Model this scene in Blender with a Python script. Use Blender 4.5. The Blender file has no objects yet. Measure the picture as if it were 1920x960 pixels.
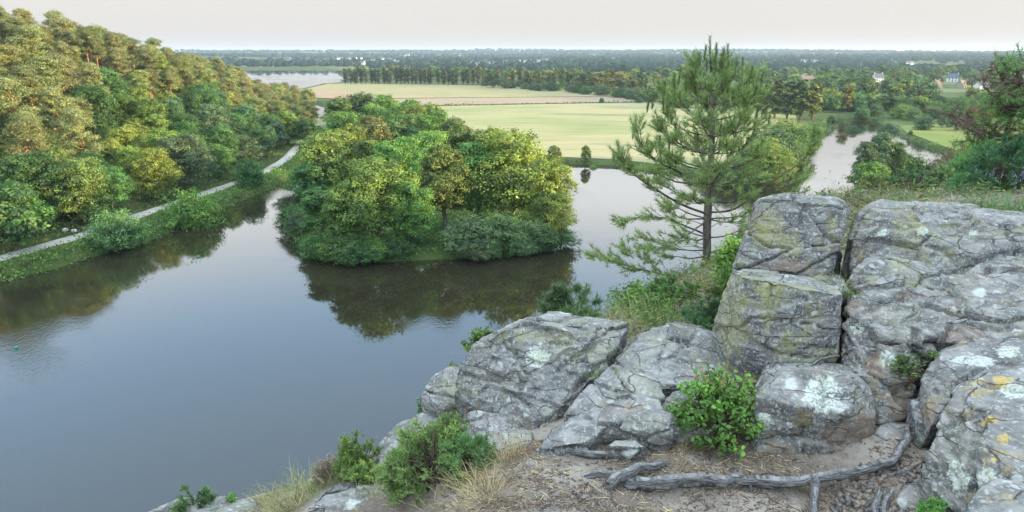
import bpy, bmesh, math
import numpy as np
from mathutils import Vector, Matrix

# ------------------------------------------------------------------ camera, sky, sun, exposure
scene = bpy.context.scene
FPX, PITCH, EYE = 1280.0, math.atan(380 / 1280.0), 30.0
cam_data = bpy.data.cameras.new("camera")
cam_data.sensor_width, cam_data.lens = 36.0, 24.0
cam_data.clip_start, cam_data.clip_end = 0.05, 40000
cam = bpy.data.objects.new("camera", cam_data)
scene.collection.objects.link(cam)
cam.location = (0, 0, EYE)
cam.rotation_euler = (math.pi / 2 - PITCH, 0, 0)
scene.camera = cam

SUN_AZ, SUN_EL = math.radians(104), math.radians(9.0)      # clockwise from the view direction
world = bpy.data.worlds.new("World")
scene.world = world
world.use_nodes = True
wn, wl = world.node_tree.nodes, world.node_tree.links
wn.clear()
sky = wn.new("ShaderNodeTexSky")
sky.sky_type = 'NISHITA'
sky.sun_disc = False
sky.sun_elevation, sky.sun_rotation = SUN_EL, SUN_AZ
sky.altitude, sky.air_density, sky.dust_density, sky.ozone_density = 30, 1.0, 2.5, 1.5
SKY_STRENGTH = 0.12
tc = wn.new("ShaderNodeTexCoord")
sep = wn.new("ShaderNodeSeparateXYZ")
wl.new(tc.outputs["Generated"], sep.inputs[0])
ramp = wn.new("ShaderNodeValToRGB")                         # evening veil all round; dim horizon, brightened above view to light water and rocks
ramp.color_ramp.interpolation = 'EASE'
e = ramp.color_ramp.elements
e[0].position, e[0].color = 0.0, (0.385, 0.358, 0.340, 1)
e[1].position, e[1].color = 1.0, (1.091, 1.285, 1.514, 1)
m1 = e.new(0.07); m1.color = (0.392, 0.374, 0.360, 1)
m2 = e.new(0.21); m2.color = (0.99, 1.01, 1.02, 1)
m3 = e.new(0.38); m3.color = (0.60, 0.92, 1.30, 1)
wl.new(sep.outputs[2], ramp.inputs[0])
veil_bg = wn.new("ShaderNodeBackground")
veil_bg.inputs[1].default_value = 1.0
wl.new(ramp.outputs[0], veil_bg.inputs[0])
sky_bg = wn.new("ShaderNodeBackground")
sky_bg.inputs[1].default_value = SKY_STRENGTH
wl.new(sky.outputs[0], sky_bg.inputs[0])
mixw = wn.new("ShaderNodeMixShader")
mixw.inputs[0].default_value = 0.86
wl.new(sky_bg.outputs[0], mixw.inputs[1])
wl.new(veil_bg.outputs[0], mixw.inputs[2])
outw = wn.new("ShaderNodeOutputWorld")
wl.new(mixw.outputs[0], outw.inputs[0])

sun_data = bpy.data.lights.new("sun", 'SUN')
sun_data.energy, sun_data.angle, sun_data.color = 5.0, math.radians(0.6), (1.0, 0.78, 0.45)
sun = bpy.data.objects.new("sun", sun_data)
scene.collection.objects.link(sun)
to_sun = Vector((math.sin(SUN_AZ) * math.cos(SUN_EL), math.cos(SUN_AZ) * math.cos(SUN_EL), math.sin(SUN_EL)))
sun.rotation_euler = to_sun.to_track_quat('Z', 'Y').to_euler()
sun.location = (60, -40, 90)

vs = scene.view_settings
vs.view_transform, vs.look, vs.exposure, vs.gamma = 'Standard', 'None', 1.12, 1.0
vs.use_curve_mapping = False
scene.cycles.use_denoising = True
scene.cycles.max_bounces = 6
scene.cycles.diffuse_bounces = 3
scene.cycles.glossy_bounces = 3
scene.cycles.transmission_bounces = 3
scene.cycles.volume_bounces = 1
scene.cycles.transparent_max_bounces = 4
scene.cycles.caustics_reflective = False
scene.cycles.caustics_refractive = False

# ------------------------------------------------------------------ helpers
rng = np.random.default_rng(11)
COL = scene.collection
CP, SP = math.cos(PITCH), math.sin(PITCH)

def ray(px, py):
    u, v = (px - 960) / FPX, (480 - py) / FPX
    return np.array((u, CP + v * SP, -SP + v * CP))

def at_y(px, py, d):
    """point seen at a photo position, standing d metres ahead"""
    r = ray(px, py); t = d / r[1]
    return np.array((r[0] * t, d, EYE + r[2] * t))

def at_z(px, py, z):
    r = ray(px, py); t = (z - EYE) / r[2]
    return np.array((r[0] * t, r[1] * t, z))

def proj(P):
    P = np.asarray(P, float); x, y, z = P[..., 0], P[..., 1], P[..., 2] - EYE
    c = y * CP - z * SP; up = y * SP + z * CP
    return 960 + FPX * x / c, 480 - FPX * up / c

def sstep(a, b, x):
    t = np.clip((x - a) / (b - a), 0, 1)
    return t * t * (3 - 2 * t)

def _hash(ix, iy, iz, seed):
    h = (ix.astype(np.int64) * 374761393 + iy.astype(np.int64) * 668265263 + iz.astype(np.int64) * 1274126177 + seed * 974634777) & 0xffffffff
    h = ((h ^ (h >> 13)) * 1274126177) & 0xffffffff
    h = ((h ^ (h >> 16)) * 2246822519) & 0xffffffff
    return ((h ^ (h >> 15)) & 0xffffff) / float(0xffffff) * 2 - 1

def vnoise(P, seed=0):
    P = np.asarray(P, float)
    I = np.floor(P).astype(np.int64); F = P - I; F = F * F * (3 - 2 * F)
    r = 0
    for dx in (0, 1):
        wx = F[:, 0] if dx else 1 - F[:, 0]
        for dy in (0, 1):
            wy = F[:, 1] if dy else 1 - F[:, 1]
            for dz in (0, 1):
                wz = F[:, 2] if dz else 1 - F[:, 2]
                r = r + wx * wy * wz * _hash(I[:, 0] + dx, I[:, 1] + dy, I[:, 2] + dz, seed)
    return r

def fbm(P, octv=4, seed=0, gain=0.5):
    P = np.asarray(P, float); a, r = 1.0, 0
    for k in range(octv):
        r = r + a * vnoise(P * (2.03 ** k) + 17.3 * k, seed + k); a *= gain
    return r

def make_mesh(name, V, F, mat, attrs=None, smooth=False):
    """V (n,3), F list/array of quads or tris (all alike) or python list of mixed faces"""
    me = bpy.data.meshes.new(name)
    V = np.asarray(V, np.float32)
    if isinstance(F, np.ndarray):
        k = F.shape[1]; m = len(F)
        me.vertices.add(len(V)); me.vertices.foreach_set("co", V.ravel())
        me.loops.add(m * k); me.loops.foreach_set("vertex_index", F.astype(np.int32).ravel())
        me.polygons.add(m); me.polygons.foreach_set("loop_start", np.arange(0, m * k, k, dtype=np.int32))
        me.update(calc_edges=True)
    else:
        me.from_pydata([tuple(v) for v in V], [], [tuple(f) for f in F])
    if attrs:
        for an, vals in attrs.items():
            a = me.attributes.new(an, 'FLOAT', 'POINT'); a.data.foreach_set("value", np.asarray(vals, np.float32))
    for m_ in (mat if isinstance(mat, (list, tuple)) else [mat]):
        me.materials.append(m_)
    if smooth:
        me.polygons.foreach_set("use_smooth", np.ones(len(me.polygons), bool))
    me.validate()
    return me

def add(name, me, parent=None, loc=None, rotz=0, scale=None, color=None):
    o = bpy.data.objects.new(name, me)
    COL.objects.link(o)
    if parent is not None: o.parent = parent
    if loc is not None: o.location = loc
    if rotz: o.rotation_euler = (0, 0, rotz)
    if scale is not None: o.scale = scale if hasattr(scale, '__len__') else (scale,) * 3
    if color is not None: o.color = (*color[:3], 1.0)
    return o

def tag(o, label=None, cat=None, group=None, kind=None):
    if label: o["label"] = label
    if cat: o["category"] = cat
    if group: o["group"] = group
    if kind: o["kind"] = kind
    return o

class MB:
    """collects vertices and faces"""
    def __init__(self): self.v, self.f, self.n, self.t = [], [], 0, []
    def put(self, V, F, tint=None):
        V = np.asarray(V, float); self.v.append(V); self.f.append(np.asarray(F) + self.n); self.n += len(V)
        self.t.append(np.full(len(V), 0.5) if tint is None else np.asarray(tint, float))
    def mesh(self, name, mat, smooth=False):
        return make_mesh(name, np.concatenate(self.v), np.concatenate(self.f), mat, {"tint": np.concatenate(self.t)}, smooth)

def tube(path, radii, seg=6, cap=True):
    P = np.asarray(path, float); n = len(P)
    R = np.broadcast_to(np.asarray(radii, float), (n,))
    T = np.gradient(P, axis=0); T /= np.linalg.norm(T, axis=1)[:, None] + 1e-9
    ref = np.array((0, 0, 1.0)) if abs(T[:, 2]).mean() < 0.8 else np.array((1.0, 0, 0))
    A = np.cross(T, ref); A /= np.linalg.norm(A, axis=1)[:, None] + 1e-9
    B = np.cross(T, A)
    an = np.linspace(0, 2 * np.pi, seg, endpoint=False)
    V = (P[:, None] + R[:, None, None] * (A[:, None] * np.cos(an)[None, :, None] + B[:, None] * np.sin(an)[None, :, None])).reshape(-1, 3)
    i = np.arange(n - 1)[:, None] * seg; j = np.arange(seg)[None]; k = (j + 1) % seg
    F = np.stack([i + j, i + k, i + seg + k, i + seg + j], -1).reshape(-1, 4)
    return V, F

def unit(a):
    return a / (np.linalg.norm(a, axis=-1, keepdims=True) + 1e-9)

def rand_dir(n, r=rng):
    return unit(r.normal(size=(n, 3)))

def leaf_quads(C, N, L, W, r=rng, T=None):
    """rhombic leaves; C centres, N normals, L length, W width"""
    n = len(C)
    if T is None: T = unit(np.cross(N, rand_dir(n, r)))
    B = unit(np.cross(N, T))
    L = np.broadcast_to(L, (n,))[:, None]; W = np.broadcast_to(W, (n,))[:, None]
    V = np.stack([C - T * L / 2, C + B * W / 2 - T * L * .05, C + T * L / 2, C - B * W / 2 - T * L * .05], 1).reshape(-1, 3)
    F = np.arange(4 * n).reshape(-1, 4)
    return V, F

def blades(base, direc, length, width, curve, r=rng, seg=3):
    """tapering grass or needle blades bending down; returns quads"""
    n = len(base); D = unit(direc)
    side = unit(np.cross(D, rand_dir(n, r)))
    L = np.broadcast_to(length, (n,)); W = np.broadcast_to(width, (n,)); Cv = np.broadcast_to(curve, (n,))
    rows = []
    for k in range(seg + 1):
        t = k / seg
        c = base + D * (L * t)[:, None]
        c = c - np.array((0, 0, 1.0)) * (Cv * L * t * t)[:, None] + unit(D * np.array((1, 1, 0)) + 1e-6) * (Cv * L * t * t * .5)[:, None]
        w = (W * (1 - t * .92) / 2)[:, None]
        rows += [c - side * w, c + side * w]
    V = np.stack(rows, 1).reshape(-1, 3); m = 2 * (seg + 1)
    b = np.arange(n)[:, None] * m
    F = np.concatenate([np.stack([b[:, 0] + 2 * k, b[:, 0] + 2 * k + 1, b[:, 0] + 2 * k + 3, b[:, 0] + 2 * k + 2], -1) for k in range(seg)])
    return V, F, m

def needle_tris(base, direc, length, width, r=rng):
    """one slim triangle each"""
    n = len(base); D = unit(direc); side = unit(np.cross(D, rand_dir(n, r))) * (np.broadcast_to(width, (n,)) / 2)[:, None]
    V = np.stack([base - side, base + side, base + D * np.broadcast_to(length, (n,))[:, None]], 1).reshape(-1, 3)
    return V, np.arange(3 * n).reshape(-1, 3), 3

# ------------------------------------------------------------------ materials
def mat_new(name):
    m = bpy.data.materials.new(name); m.use_nodes = True
    nt = m.node_tree; nt.nodes.clear()
    o = nt.nodes.new("ShaderNodeOutputMaterial")
    return m, nt, nt.nodes, nt.links, o

def N_(nt, typ, ins=None, **kw):
    n = nt.nodes.new(typ)
    for k, v in kw.items(): setattr(n, k, v)
    for k, v in (ins or {}).items():
        if hasattr(v, "links") or isinstance(v, bpy.types.NodeSocket): nt.links.new(v, n.inputs[k])
        else: n.inputs[k].default_value = v
    return n

def mixc(nt, fac, a, b, typ='MIX'):
    n = nt.nodes.new("ShaderNodeMix"); n.data_type = 'RGBA'; n.blend_type = typ
    for s, v in ((n.inputs[0], fac), (n.inputs[6], a), (n.inputs[7], b)):
        if isinstance(v, bpy.types.NodeSocket): nt.links.new(v, s)
        else: s.default_value = v if not isinstance(v, tuple) else (*v[:3], 1)
    return n.outputs[2]

def mathn(nt, op, a, b=0.0, clamp=False):
    n = nt.nodes.new("ShaderNodeMath"); n.operation = op; n.use_clamp = clamp
    for s, v in ((n.inputs[0], a), (n.inputs[1], b)):
        if isinstance(v, bpy.types.NodeSocket): nt.links.new(v, s)
        else: s.default_value = v
    return n.outputs[0]

def rampf(nt, x, a, b, lo=0.0, hi=1.0):
    n = nt.nodes.new("ShaderNodeMapRange"); n.interpolation_type = 'SMOOTHSTEP'
    nt.links.new(x, n.inputs[0])
    n.inputs[1].default_value, n.inputs[2].default_value = a, b
    n.inputs[3].default_value, n.inputs[4].default_value = lo, hi
    return n.outputs[0]

def noise(nt, scale, detail=4, rough=.55, vec=None, dist=0.0):
    n = N_(nt, "ShaderNodeTexNoise", {"Scale": scale, "Detail": detail, "Roughness": rough, "Distortion": dist})
    if vec is not None: nt.links.new(vec, n.inputs["Vector"])
    return n.outputs["Fac"]

def leaf_material(name, translucency=.38, gloss=.02, spread=.6, warm=(1.25, 1.12, .55)):
    m, nt, nd, lk, o = mat_new(name)
    oi = N_(nt, "ShaderNodeObjectInfo")
    at = N_(nt, "ShaderNodeAttribute", attribute_name="tint")
    br = rampf(nt, at.outputs["Fac"], 0, 1, 1 - spread, 1 + spread)
    base = mixc(nt, 1.0, oi.outputs["Color"], N_(nt, "ShaderNodeCombineColor", {0: br, 1: br, 2: br}).outputs[0], 'MULTIPLY')
    base = mixc(nt, rampf(nt, at.outputs["Fac"], .55, 1.0, 0, .5), base, mixc(nt, 1.0, base, warm, 'MULTIPLY'))
    hs = N_(nt, "ShaderNodeHueSaturation", {"Color": base, "Hue": rampf(nt, oi.outputs["Random"], 0, 1, .492, .508), "Value": rampf(nt, oi.outputs["Random"], 0, 1, .85, 1.15)})
    base = hs.outputs[0]
    d = N_(nt, "ShaderNodeBsdfDiffuse", {"Color": base})
    t = N_(nt, "ShaderNodeBsdfTranslucent", {"Color": mixc(nt, 1.0, base, (1.15, 1.1, .7), 'MULTIPLY')})
    s = N_(nt, "ShaderNodeMixShader", {0: translucency, 1: d.outputs[0], 2: t.outputs[0]})
    g = N_(nt, "ShaderNodeBsdfGlossy", {"Color": (1, 1, 1, 1), "Roughness": .42})
    s2 = N_(nt, "ShaderNodeMixShader", {0: gloss, 1: s.outputs[0], 2: g.outputs[0]})
    lk.new(s2.outputs[0], o.inputs[0])
    return m

def bark_material(name, scale=3.0, stretch=.25, bump=.4):
    m, nt, nd, lk, o = mat_new(name)
    oi = N_(nt, "ShaderNodeObjectInfo")
    co = N_(nt, "ShaderNodeTexCoord")
    mp = N_(nt, "ShaderNodeMapping", {"Vector": co.outputs["Object"], "Scale": (1, 1, stretch)})
    n1 = noise(nt, scale * 4, 6, .65, mp.outputs[0])
    c = mixc(nt, rampf(nt, n1, .35, .65), mixc(nt, 1.0, oi.outputs["Color"], (.45, .43, .42), 'MULTIPLY'), mixc(nt, 1.0, oi.outputs["Color"], (1.35, 1.3, 1.25), 'MULTIPLY'))
    b = N_(nt, "ShaderNodeBump", {"Strength": bump, "Distance": .03, "Height": n1})
    p = N_(nt, "ShaderNodeBsdfPrincipled", {"Base Color": c, "Roughness": .9, "Normal": b.outputs[0]})
    p.inputs["Specular IOR Level"].default_value = .2
    lk.new(p.outputs[0], o.inputs[0])
    return m

def plain(name, color, rough=.8, nscale=8.0, var=.25, bump=0.0, spec=.3):
    m, nt, nd, lk, o = mat_new(name)
    co = N_(nt, "ShaderNodeTexCoord")
    n1 = noise(nt, nscale, 5, .6, co.outputs["Object"])
    f = rampf(nt, n1, .25, .75, 1 - var, 1 + var)
    c = mixc(nt, 1.0, color, N_(nt, "ShaderNodeCombineColor", {0: f, 1: f, 2: f}).outputs[0], 'MULTIPLY')
    p = N_(nt, "ShaderNodeBsdfPrincipled", {"Base Color": c, "Roughness": rough})
    p.inputs["Specular IOR Level"].default_value = spec
    if bump: lk.new(N_(nt, "ShaderNodeBump", {"Strength": bump, "Distance": .02, "Height": n1}).outputs[0], p.inputs["Normal"])
    lk.new(p.outputs[0], o.inputs[0])
    return m

M_LEAF = leaf_material("leaf")
M_NEEDLE = leaf_material("needle", translucency=.25, gloss=.03, spread=.5, warm=(1.3, 1.1, .6))
M_GRASS = leaf_material("grass_blade", translucency=.3, gloss=.03, spread=.5, warm=(1.3, 1.15, .7))
M_FAR = leaf_material("far_leaf", translucency=.15, gloss=.0, spread=.55, warm=(1.2, 1.1, .7))
M_BARK = bark_material("bark")
# ------------------------------------------------------------------ the land
LEFT_BANK = [(-160, -80), (-118, 10), (-85, 62), (-70, 88), (-65.6, 93), (-62.6, 101), (-60, 112), (-58.4, 130), (-55.5, 152), (-54.8, 167), (-58, 200), (-69, 250),
             (-86, 300), (-104, 350), (-114, 378), (-142, 430), (-205, 520), (-262, 640)]
WATER = LEFT_BANK + [(-340, 700), (-540, 900), (-560, 1260), (-400, 1330), (-270, 1260), (-215, 1000), (-172, 790), (-190, 700), (-180, 560), (-152, 480), (-122, 430), (-97, 385), (-86, 345),
         (-62, 310), (-36, 270), (-8, 215), (12, 192), (28, 188), (46, 173), (64, 161), (80, 190), (110, 249), (132, 305), (150, 322), (166, 316), (156, 288), (146, 262), (137, 226), (133, 205),
         (131, 194), (140, 185), (165, 181), (400, 130), (400, 95), (200, 138), (140, 160), (112, 172), (96, 168), (82, 157), (71, 144), (50, 115), (25, 78), (8, 55), (-8, 35), (-16, 15), (-30, -20), (-60, -80)]
ISLAND = [(-46, 131), (-38, 111), (-32.5, 100), (-20, 97.4), (-9, 98.6), (-2, 100), (7.5, 103.8), (10, 111), (9, 128), (2, 150), (-8, 175), (-22, 205), (-42, 240), (-66, 268), (-78, 272), (-72, 248), (-56, 212), (-49, 180), (-47, 155)]

def sdist(x, y, poly, closed=True):
    """signed distance, positive inside"""
    P = np.asarray(poly, float); n = len(P)
    d = np.full(x.shape, 1e12); ins = np.zeros(x.shape, bool)
    for i in range(n if closed else n - 1):
        ax, ay = P[i]; bx, by = P[(i + 1) % n]
        ex, ey = bx - ax, by - ay
        t = np.clip(((x - ax) * ex + (y - ay) * ey) / (ex * ex + ey * ey + 1e-9), 0, 1)
        d = np.minimum(d, (x - ax - t * ex) ** 2 + (y - ay - t * ey) ** 2)
        if closed and ay != by:
            c = ((ay > y) != (by > y)) & (x < ex * (y - ay) / (by - ay) + ax)
            ins ^= c
    d = np.sqrt(d)
    return np.where(ins, d, -d) if closed else d

RIDGE = [(92, -45, 47, 34), (94, 0, 47, 32), (96, 32, 43, 24), (99, 60, 31, 20), (100, 86, 18, 16), (101, 108, 9, 12), (60, -55, 42, 40), (110, 20, 47, 40)]

def terr(x, y):
    x = np.asarray(x, float); y = np.asarray(y, float); shp = x.shape
    x = x.ravel(); y = y.ravel()
    dw = np.maximum(-sdist(x, y, WATER), sdist(x, y, ISLAND))        # positive on land
    jit = 1.2 * vnoise(np.stack([x * .12, y * .12, x * 0], -1), 3)
    dj = dw + jit * (np.abs(dw) < 12)
    z = -2.2 + 3.5 * sstep(-2.0, 2.6, dj)
    # wooded hill on the far bank
    off = sdist(x, y, LEFT_BANK, closed=False)
    bx = np.interp(y, [p[1] for p in LEFT_BANK], [p[0] for p in LEFT_BANK])
    left = (x < bx) & (y < 640) & (dw > 0)
    hc = np.interp(y, [-80, 60, 120, 205, 250, 290, 325, 355, 395, 440], [25, 25, 24.5, 24.5, 19.5, 14, 13.5, 13.5, 12, 0])
    und = fbm(np.stack([x * .02, y * .02, x * 0], -1), 3, 9)
    z = z + np.where(left, hc * np.clip(sstep(9, np.interp(y, [190, 290], [78, 46]), off), 0, 1) * (1 + .10 * und), 0)
    # the headland we stand on
    prom = (dw > 0) & (y < 200) & (x > -70) & ~left & (sdist(x, y, ISLAND) < 0) & (y < 60 + .85 * x + 40 * (x > 30))
    rr = np.hypot(x - 6, y + 8)
    h = 26.0 * np.exp(-(np.maximum(rr - 9, 0) / 14) ** 2)
    for rx, ry, rh, rs in RIDGE:
        h = np.maximum(h, rh * np.exp(-((x - rx) ** 2 + (y - ry) ** 2) / (2 * rs * rs) * .9))
    z = np.where(prom, np.maximum(z, 1.3 + (h - 1.3) * sstep(0, 15, dw) + .5 * und), z)
    # distant rises
    D = np.hypot(x, y); az = np.arctan2(x, np.maximum(y, 1e-3))
    n2 = fbm(np.stack([x * .00055, y * .0008, x * 0], -1), 4, 24)
    rise = np.interp(D, [1300, 1800, 2200, 2600, 3200, 4000, 5000, 6000, 12000], [0, 3, 7, 11, 17, 23, 32, 38, 40])
    amp = np.interp(D, [1300, 2200, 3600, 5600], [0, 9, 14, 13])
    z = z + np.where(dw > 0, rise * (1 + .12 * np.cos(az * 3 + .4)) + amp * n2, 0) * (y > 0)
    return z.reshape(shp)

def axis(a, b, step, far, grow=1.12):
    core = np.arange(a, b + .01, step)
    up, s, v = [], step, b
    while v < far: s *= grow; v += s; up.append(v)
    lo, s, v = [], step, a
    while v > -far: s *= grow; v -= s; lo.append(v)
    return np.array(lo[::-1] + list(core) + up)

gx, gy = axis(-170, 190, 2.0, 11000), np.array([v for v in axis(-60, 400, 2.0, 11000) if v > -700])
X, Y = np.meshgrid(gx, gy)
Z = terr(X, Y)
near_cut = (np.abs(X - 5) < 16) & (Y > -8) & (Y < 22)
Z = Z - 1.5 * near_cut
nx, ny = len(gx), len(gy)
idx = np.arange(nx * ny).reshape(ny, nx)
F = np.stack([idx[:-1, :-1], idx[:-1, 1:], idx[1:, 1:], idx[1:, :-1]], -1).reshape(-1, 4)

m, nt, nd, lk, o = mat_new("meadow_ground")
pos = N_(nt, "ShaderNodeNewGeometry").outputs["Position"]
n1 = noise(nt, .05, 6, .6, pos); n2 = noise(nt, .9, 5, .65, pos); n3 = noise(nt, .004, 4, .55, pos)
c = mixc(nt, rampf(nt, n1, .35, .65), (.045, .075, .018), (.085, .115, .03))
c = mixc(nt, rampf(nt, n2, .5, .75, 0, .7), c, (.13, .115, .05))
c = mixc(nt, rampf(nt, n3, .52, .6, 0, .5), c, (.25, .24, .12))
p = N_(nt, "ShaderNodeBsdfPrincipled", {"Base Color": c, "Roughness": .95})
p.inputs["Specular IOR Level"].default_value = .1
lk.new(N_(nt, "ShaderNodeBump", {"Strength": .5, "Distance": .3, "Height": n2}).outputs[0], p.inputs["Normal"])
lk.new(p.outputs[0], o.inputs[0]); M_GROUND = m
g = add("ground", make_mesh("ground", np.stack([X, Y, Z], -1).reshape(-1, 3), F, M_GROUND, smooth=True))
tag(g, "grassy valley floor rising to the wooded slopes", "ground", kind="structure")

# water
m, nt, nd, lk, o = mat_new("river_water")
pos = N_(nt, "ShaderNodeNewGeometry").outputs["Position"]
mp = N_(nt, "ShaderNodeMapping", {"Vector": pos, "Rotation": (0, 0, .5), "Scale": (1, .45, 1)}).outputs[0]
w1 = noise(nt, 3.2, 3, .55, mp); w2 = noise(nt, .035, 3, .5, N_(nt, 'ShaderNodeMapping', {'Vector': pos, 'Location': (17.0, 9.0, 0)}).outputs[0])
breeze = rampf(nt, w2, .52, .62, .08, 1.0)                          # ruffled lanes between calm ones
hgt = mathn(nt, 'MULTIPLY', w1, breeze)
b = N_(nt, "ShaderNodeBump", {"Strength": .45, "Distance": .05, "Height": hgt})
p = N_(nt, "ShaderNodeBsdfPrincipled", {"Base Color": (.028, .023, .012, 1), "Roughness": .025, "IOR": 1.62, "Normal": b.outputs[0]})
lk.new(p.outputs[0], o.inputs[0]); M_WATER = m
wv = [(-1800, -700, 0), (1800, -700, 0), (1800, 2200, 0), (-1800, 2200, 0)]
r_ = add("river_water", make_mesh("river_water", wv, [(0, 1, 2, 3)], M_WATER))
tag(r_, "calm brown river water bending round the wooded island", "river", kind="structure")

# towpath along the far bank: a ribbon with a slight crown
PATH = [(-96, 60), (-82, 80), (-75.5, 93), (-72.5, 102), (-70.3, 110), (-68.6, 124), (-66.8, 134), (-65, 147), (-63.3, 158), (-62.8, 178), (-65.5, 202), (-75, 248), (-93, 300), (-112, 350)]
def smooth_line(P, k=8):
    P = np.asarray(P, float); n = len(P); out = []
    for i in range(n - 1):
        p0, p1, p2, p3 = P[max(i - 1, 0)], P[i], P[i + 1], P[min(i + 2, n - 1)]
        for t in np.linspace(0, 1, k, endpoint=False):
            out.append(.5 * ((2 * p1) + (-p0 + p2) * t + (2 * p0 - 5 * p1 + 4 * p2 - p3) * t * t + (-p0 + 3 * p1 - 3 * p2 + p3) * t ** 3))
    return np.array(out + [P[-1]])
PL = smooth_line(PATH, 10)
T = unit(np.gradient(PL, axis=0)); Nn = np.stack([T[:, 1], -T[:, 0]], -1)
rows = []
wj = vnoise(np.stack([np.arange(len(PL)) * .35, PL[:, 0] * 0, PL[:, 0] * 0], -1), 5)
zc = terr(PL[:, 0], PL[:, 1])
for k, (q, h) in enumerate(((-1.5, -.10), (-1.3, .06), (-.45, .10), (0, .13), (.45, .10), (1.3, .06), (1.5, -.10))):
    P2 = PL + Nn * (q * (1 + .12 * wj))[:, None]
    rows.append(np.column_stack([P2, zc + .12 + h]))
V = np.stack(rows, 1).reshape(-1, 3); nr = len(rows)
i = np.arange(len(PL) - 1)[:, None] * nr; j = np.arange(nr - 1)[None]
Fp = np.stack([i + j, i + j + 1, i + nr + j + 1, i + nr + j], -1).reshape(-1, 4)
M_PATH = plain("towpath_gravel", (.44, .39, .32), .95, .5, .12)
tag(add("towpath", make_mesh("towpath", V, Fp, M_PATH)), "pale gravel towpath running along the far bank", "path", kind="structure")

# fields: thin draped sheets just above the plain
def sheet(name, poly, mat, lift, label, res=6.0):
    P = np.asarray(poly, float)
    me = bpy.data.meshes.new(name); bm = bmesh.new()
    fc = bm.faces.new([bm.verts.new((a, b_, 0)) for a, b_ in P])
    bmesh.ops.triangulate(bm, faces=[fc])
    for _ in range(3):
        es = [e_ for e_ in bm.edges if e_.calc_length() > res * 3]
        if not es: break
        bmesh.ops.subdivide_edges(bm, edges=es, cuts=2)
        bmesh.ops.triangulate(bm, faces=bm.faces[:])
    co = np.array([v.co for v in bm.verts]); zz = terr(co[:, 0], co[:, 1])
    for v, q in zip(bm.verts, zz): v.co.z = q + lift
    bm.normal_update()
    if sum(f_.normal.z for f_ in bm.faces) < 0: bmesh.ops.reverse_faces(bm, faces=bm.faces[:])
    bm.to_mesh(me); bm.free(); me.materials.append(mat)
    return tag(add(name, me), label, "field", kind="structure")

def field_mat(name, a, b_, c_, rot=.35, sc=.02):
    m, nt, nd, lk, o = mat_new(name)
    pos = N_(nt, "ShaderNodeNewGeometry").outputs["Position"]
    mp = N_(nt, "ShaderNodeMapping", {"Vector": pos, "Rotation": (0, 0, rot), "Scale": (.3, 1.6, 1)}).outputs[0]
    s1 = noise(nt, sc, 5, .6, mp, .6); s2 = noise(nt, sc * 6, 4, .6, mp, .3); s3 = noise(nt, sc * .5, 3, .5, pos)
    c = mixc(nt, rampf(nt, s1, .38, .62), a, b_)
    c = mixc(nt, rampf(nt, s3, .48, .62, 0, .8), c, c_)
    c = mixc(nt, rampf(nt, s2, .48, .66, 0, .6), c, mixc(nt, 1.0, c, (.68, .76, .62), 'MULTIPLY'))
    wv_ = N_(nt, 'ShaderNodeTexWave', {'Vector': mp, 'Scale': .16, 'Distortion': 3.0, 'Detail': 2.0}).outputs['Fac']
    c = mixc(nt, rampf(nt, wv_, .55, .95, 0, .28), c, mixc(nt, 1.0, c, (.75, .82, .65), 'MULTIPLY'))
    p = N_(nt, "ShaderNodeBsdfPrincipled", {"Base Color": c, "Roughness": 1.0}); p.inputs["Specular IOR Level"].default_value = .05
    lk.new(p.outputs[0], o.inputs[0]); return m
M_HAY = field_mat("hay_meadow", (.33, .31, .145), (.41, .335, .18), (.27, .28, .115))
M_PINKHAY = field_mat("flowering_hay", (.37, .25, .175), (.37, .275, .185), (.32, .29, .16), .2)
M_PALE = field_mat("pale_pasture", (.31, .285, .13), (.38, .30, .16), (.33, .265, .145), .1)
M_LAWN = field_mat("mown_lawn", (.17, .215, .06), (.20, .235, .07), (.25, .235, .085), .8, .06)
M_RED = field_mat("reddish_slope", (.42, .25, .18), (.36, .26, .16), (.38, .29, .18), .4)
sheet("hay_meadow", [(13, 197), (-6, 218), (-32, 274), (-58, 314), (-82, 349), (-90, 378), (-60, 392), (-20, 402), (80, 424), (150, 445), (135, 330), (112, 270), (80, 205), (62, 168), (46, 178), (29, 192)], M_HAY, .12, "big pale green and straw hay meadow behind the river")
sheet("flowering_strip", [(-92, 384), (-60, 398), (-20, 408), (80, 430), (150, 452), (150, 495), (60, 480), (-30, 468), (-100, 455)], M_PINKHAY, .12, "pinkish hay strip beyond the dark hedge line")
sheet("pale_pasture", [(-112, 460), (-30, 473), (60, 485), (150, 500), (120, 560), (40, 585), (0, 640), (-80, 675), (-160, 695), (-180, 690), (-172, 560), (-146, 482)], M_PALE, .12, "pale pasture stretching to the poplar row")
sheet("reddish_slope", [(-95, 388), (-100, 452), (-112, 456), (-146, 478), (-172, 556), (-160, 575), (-120, 520), (-70, 440)], M_RED, .26, "reddish bare strip at the meadow's water end")
sheet("mown_lawn", [(134, 199), (140, 225), (149, 260), (160, 286), (185, 292), (260, 270), (280, 200), (200, 178), (160, 186), (141, 189)], M_LAWN, .12, "mown riverside lawn below the willows")
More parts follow.
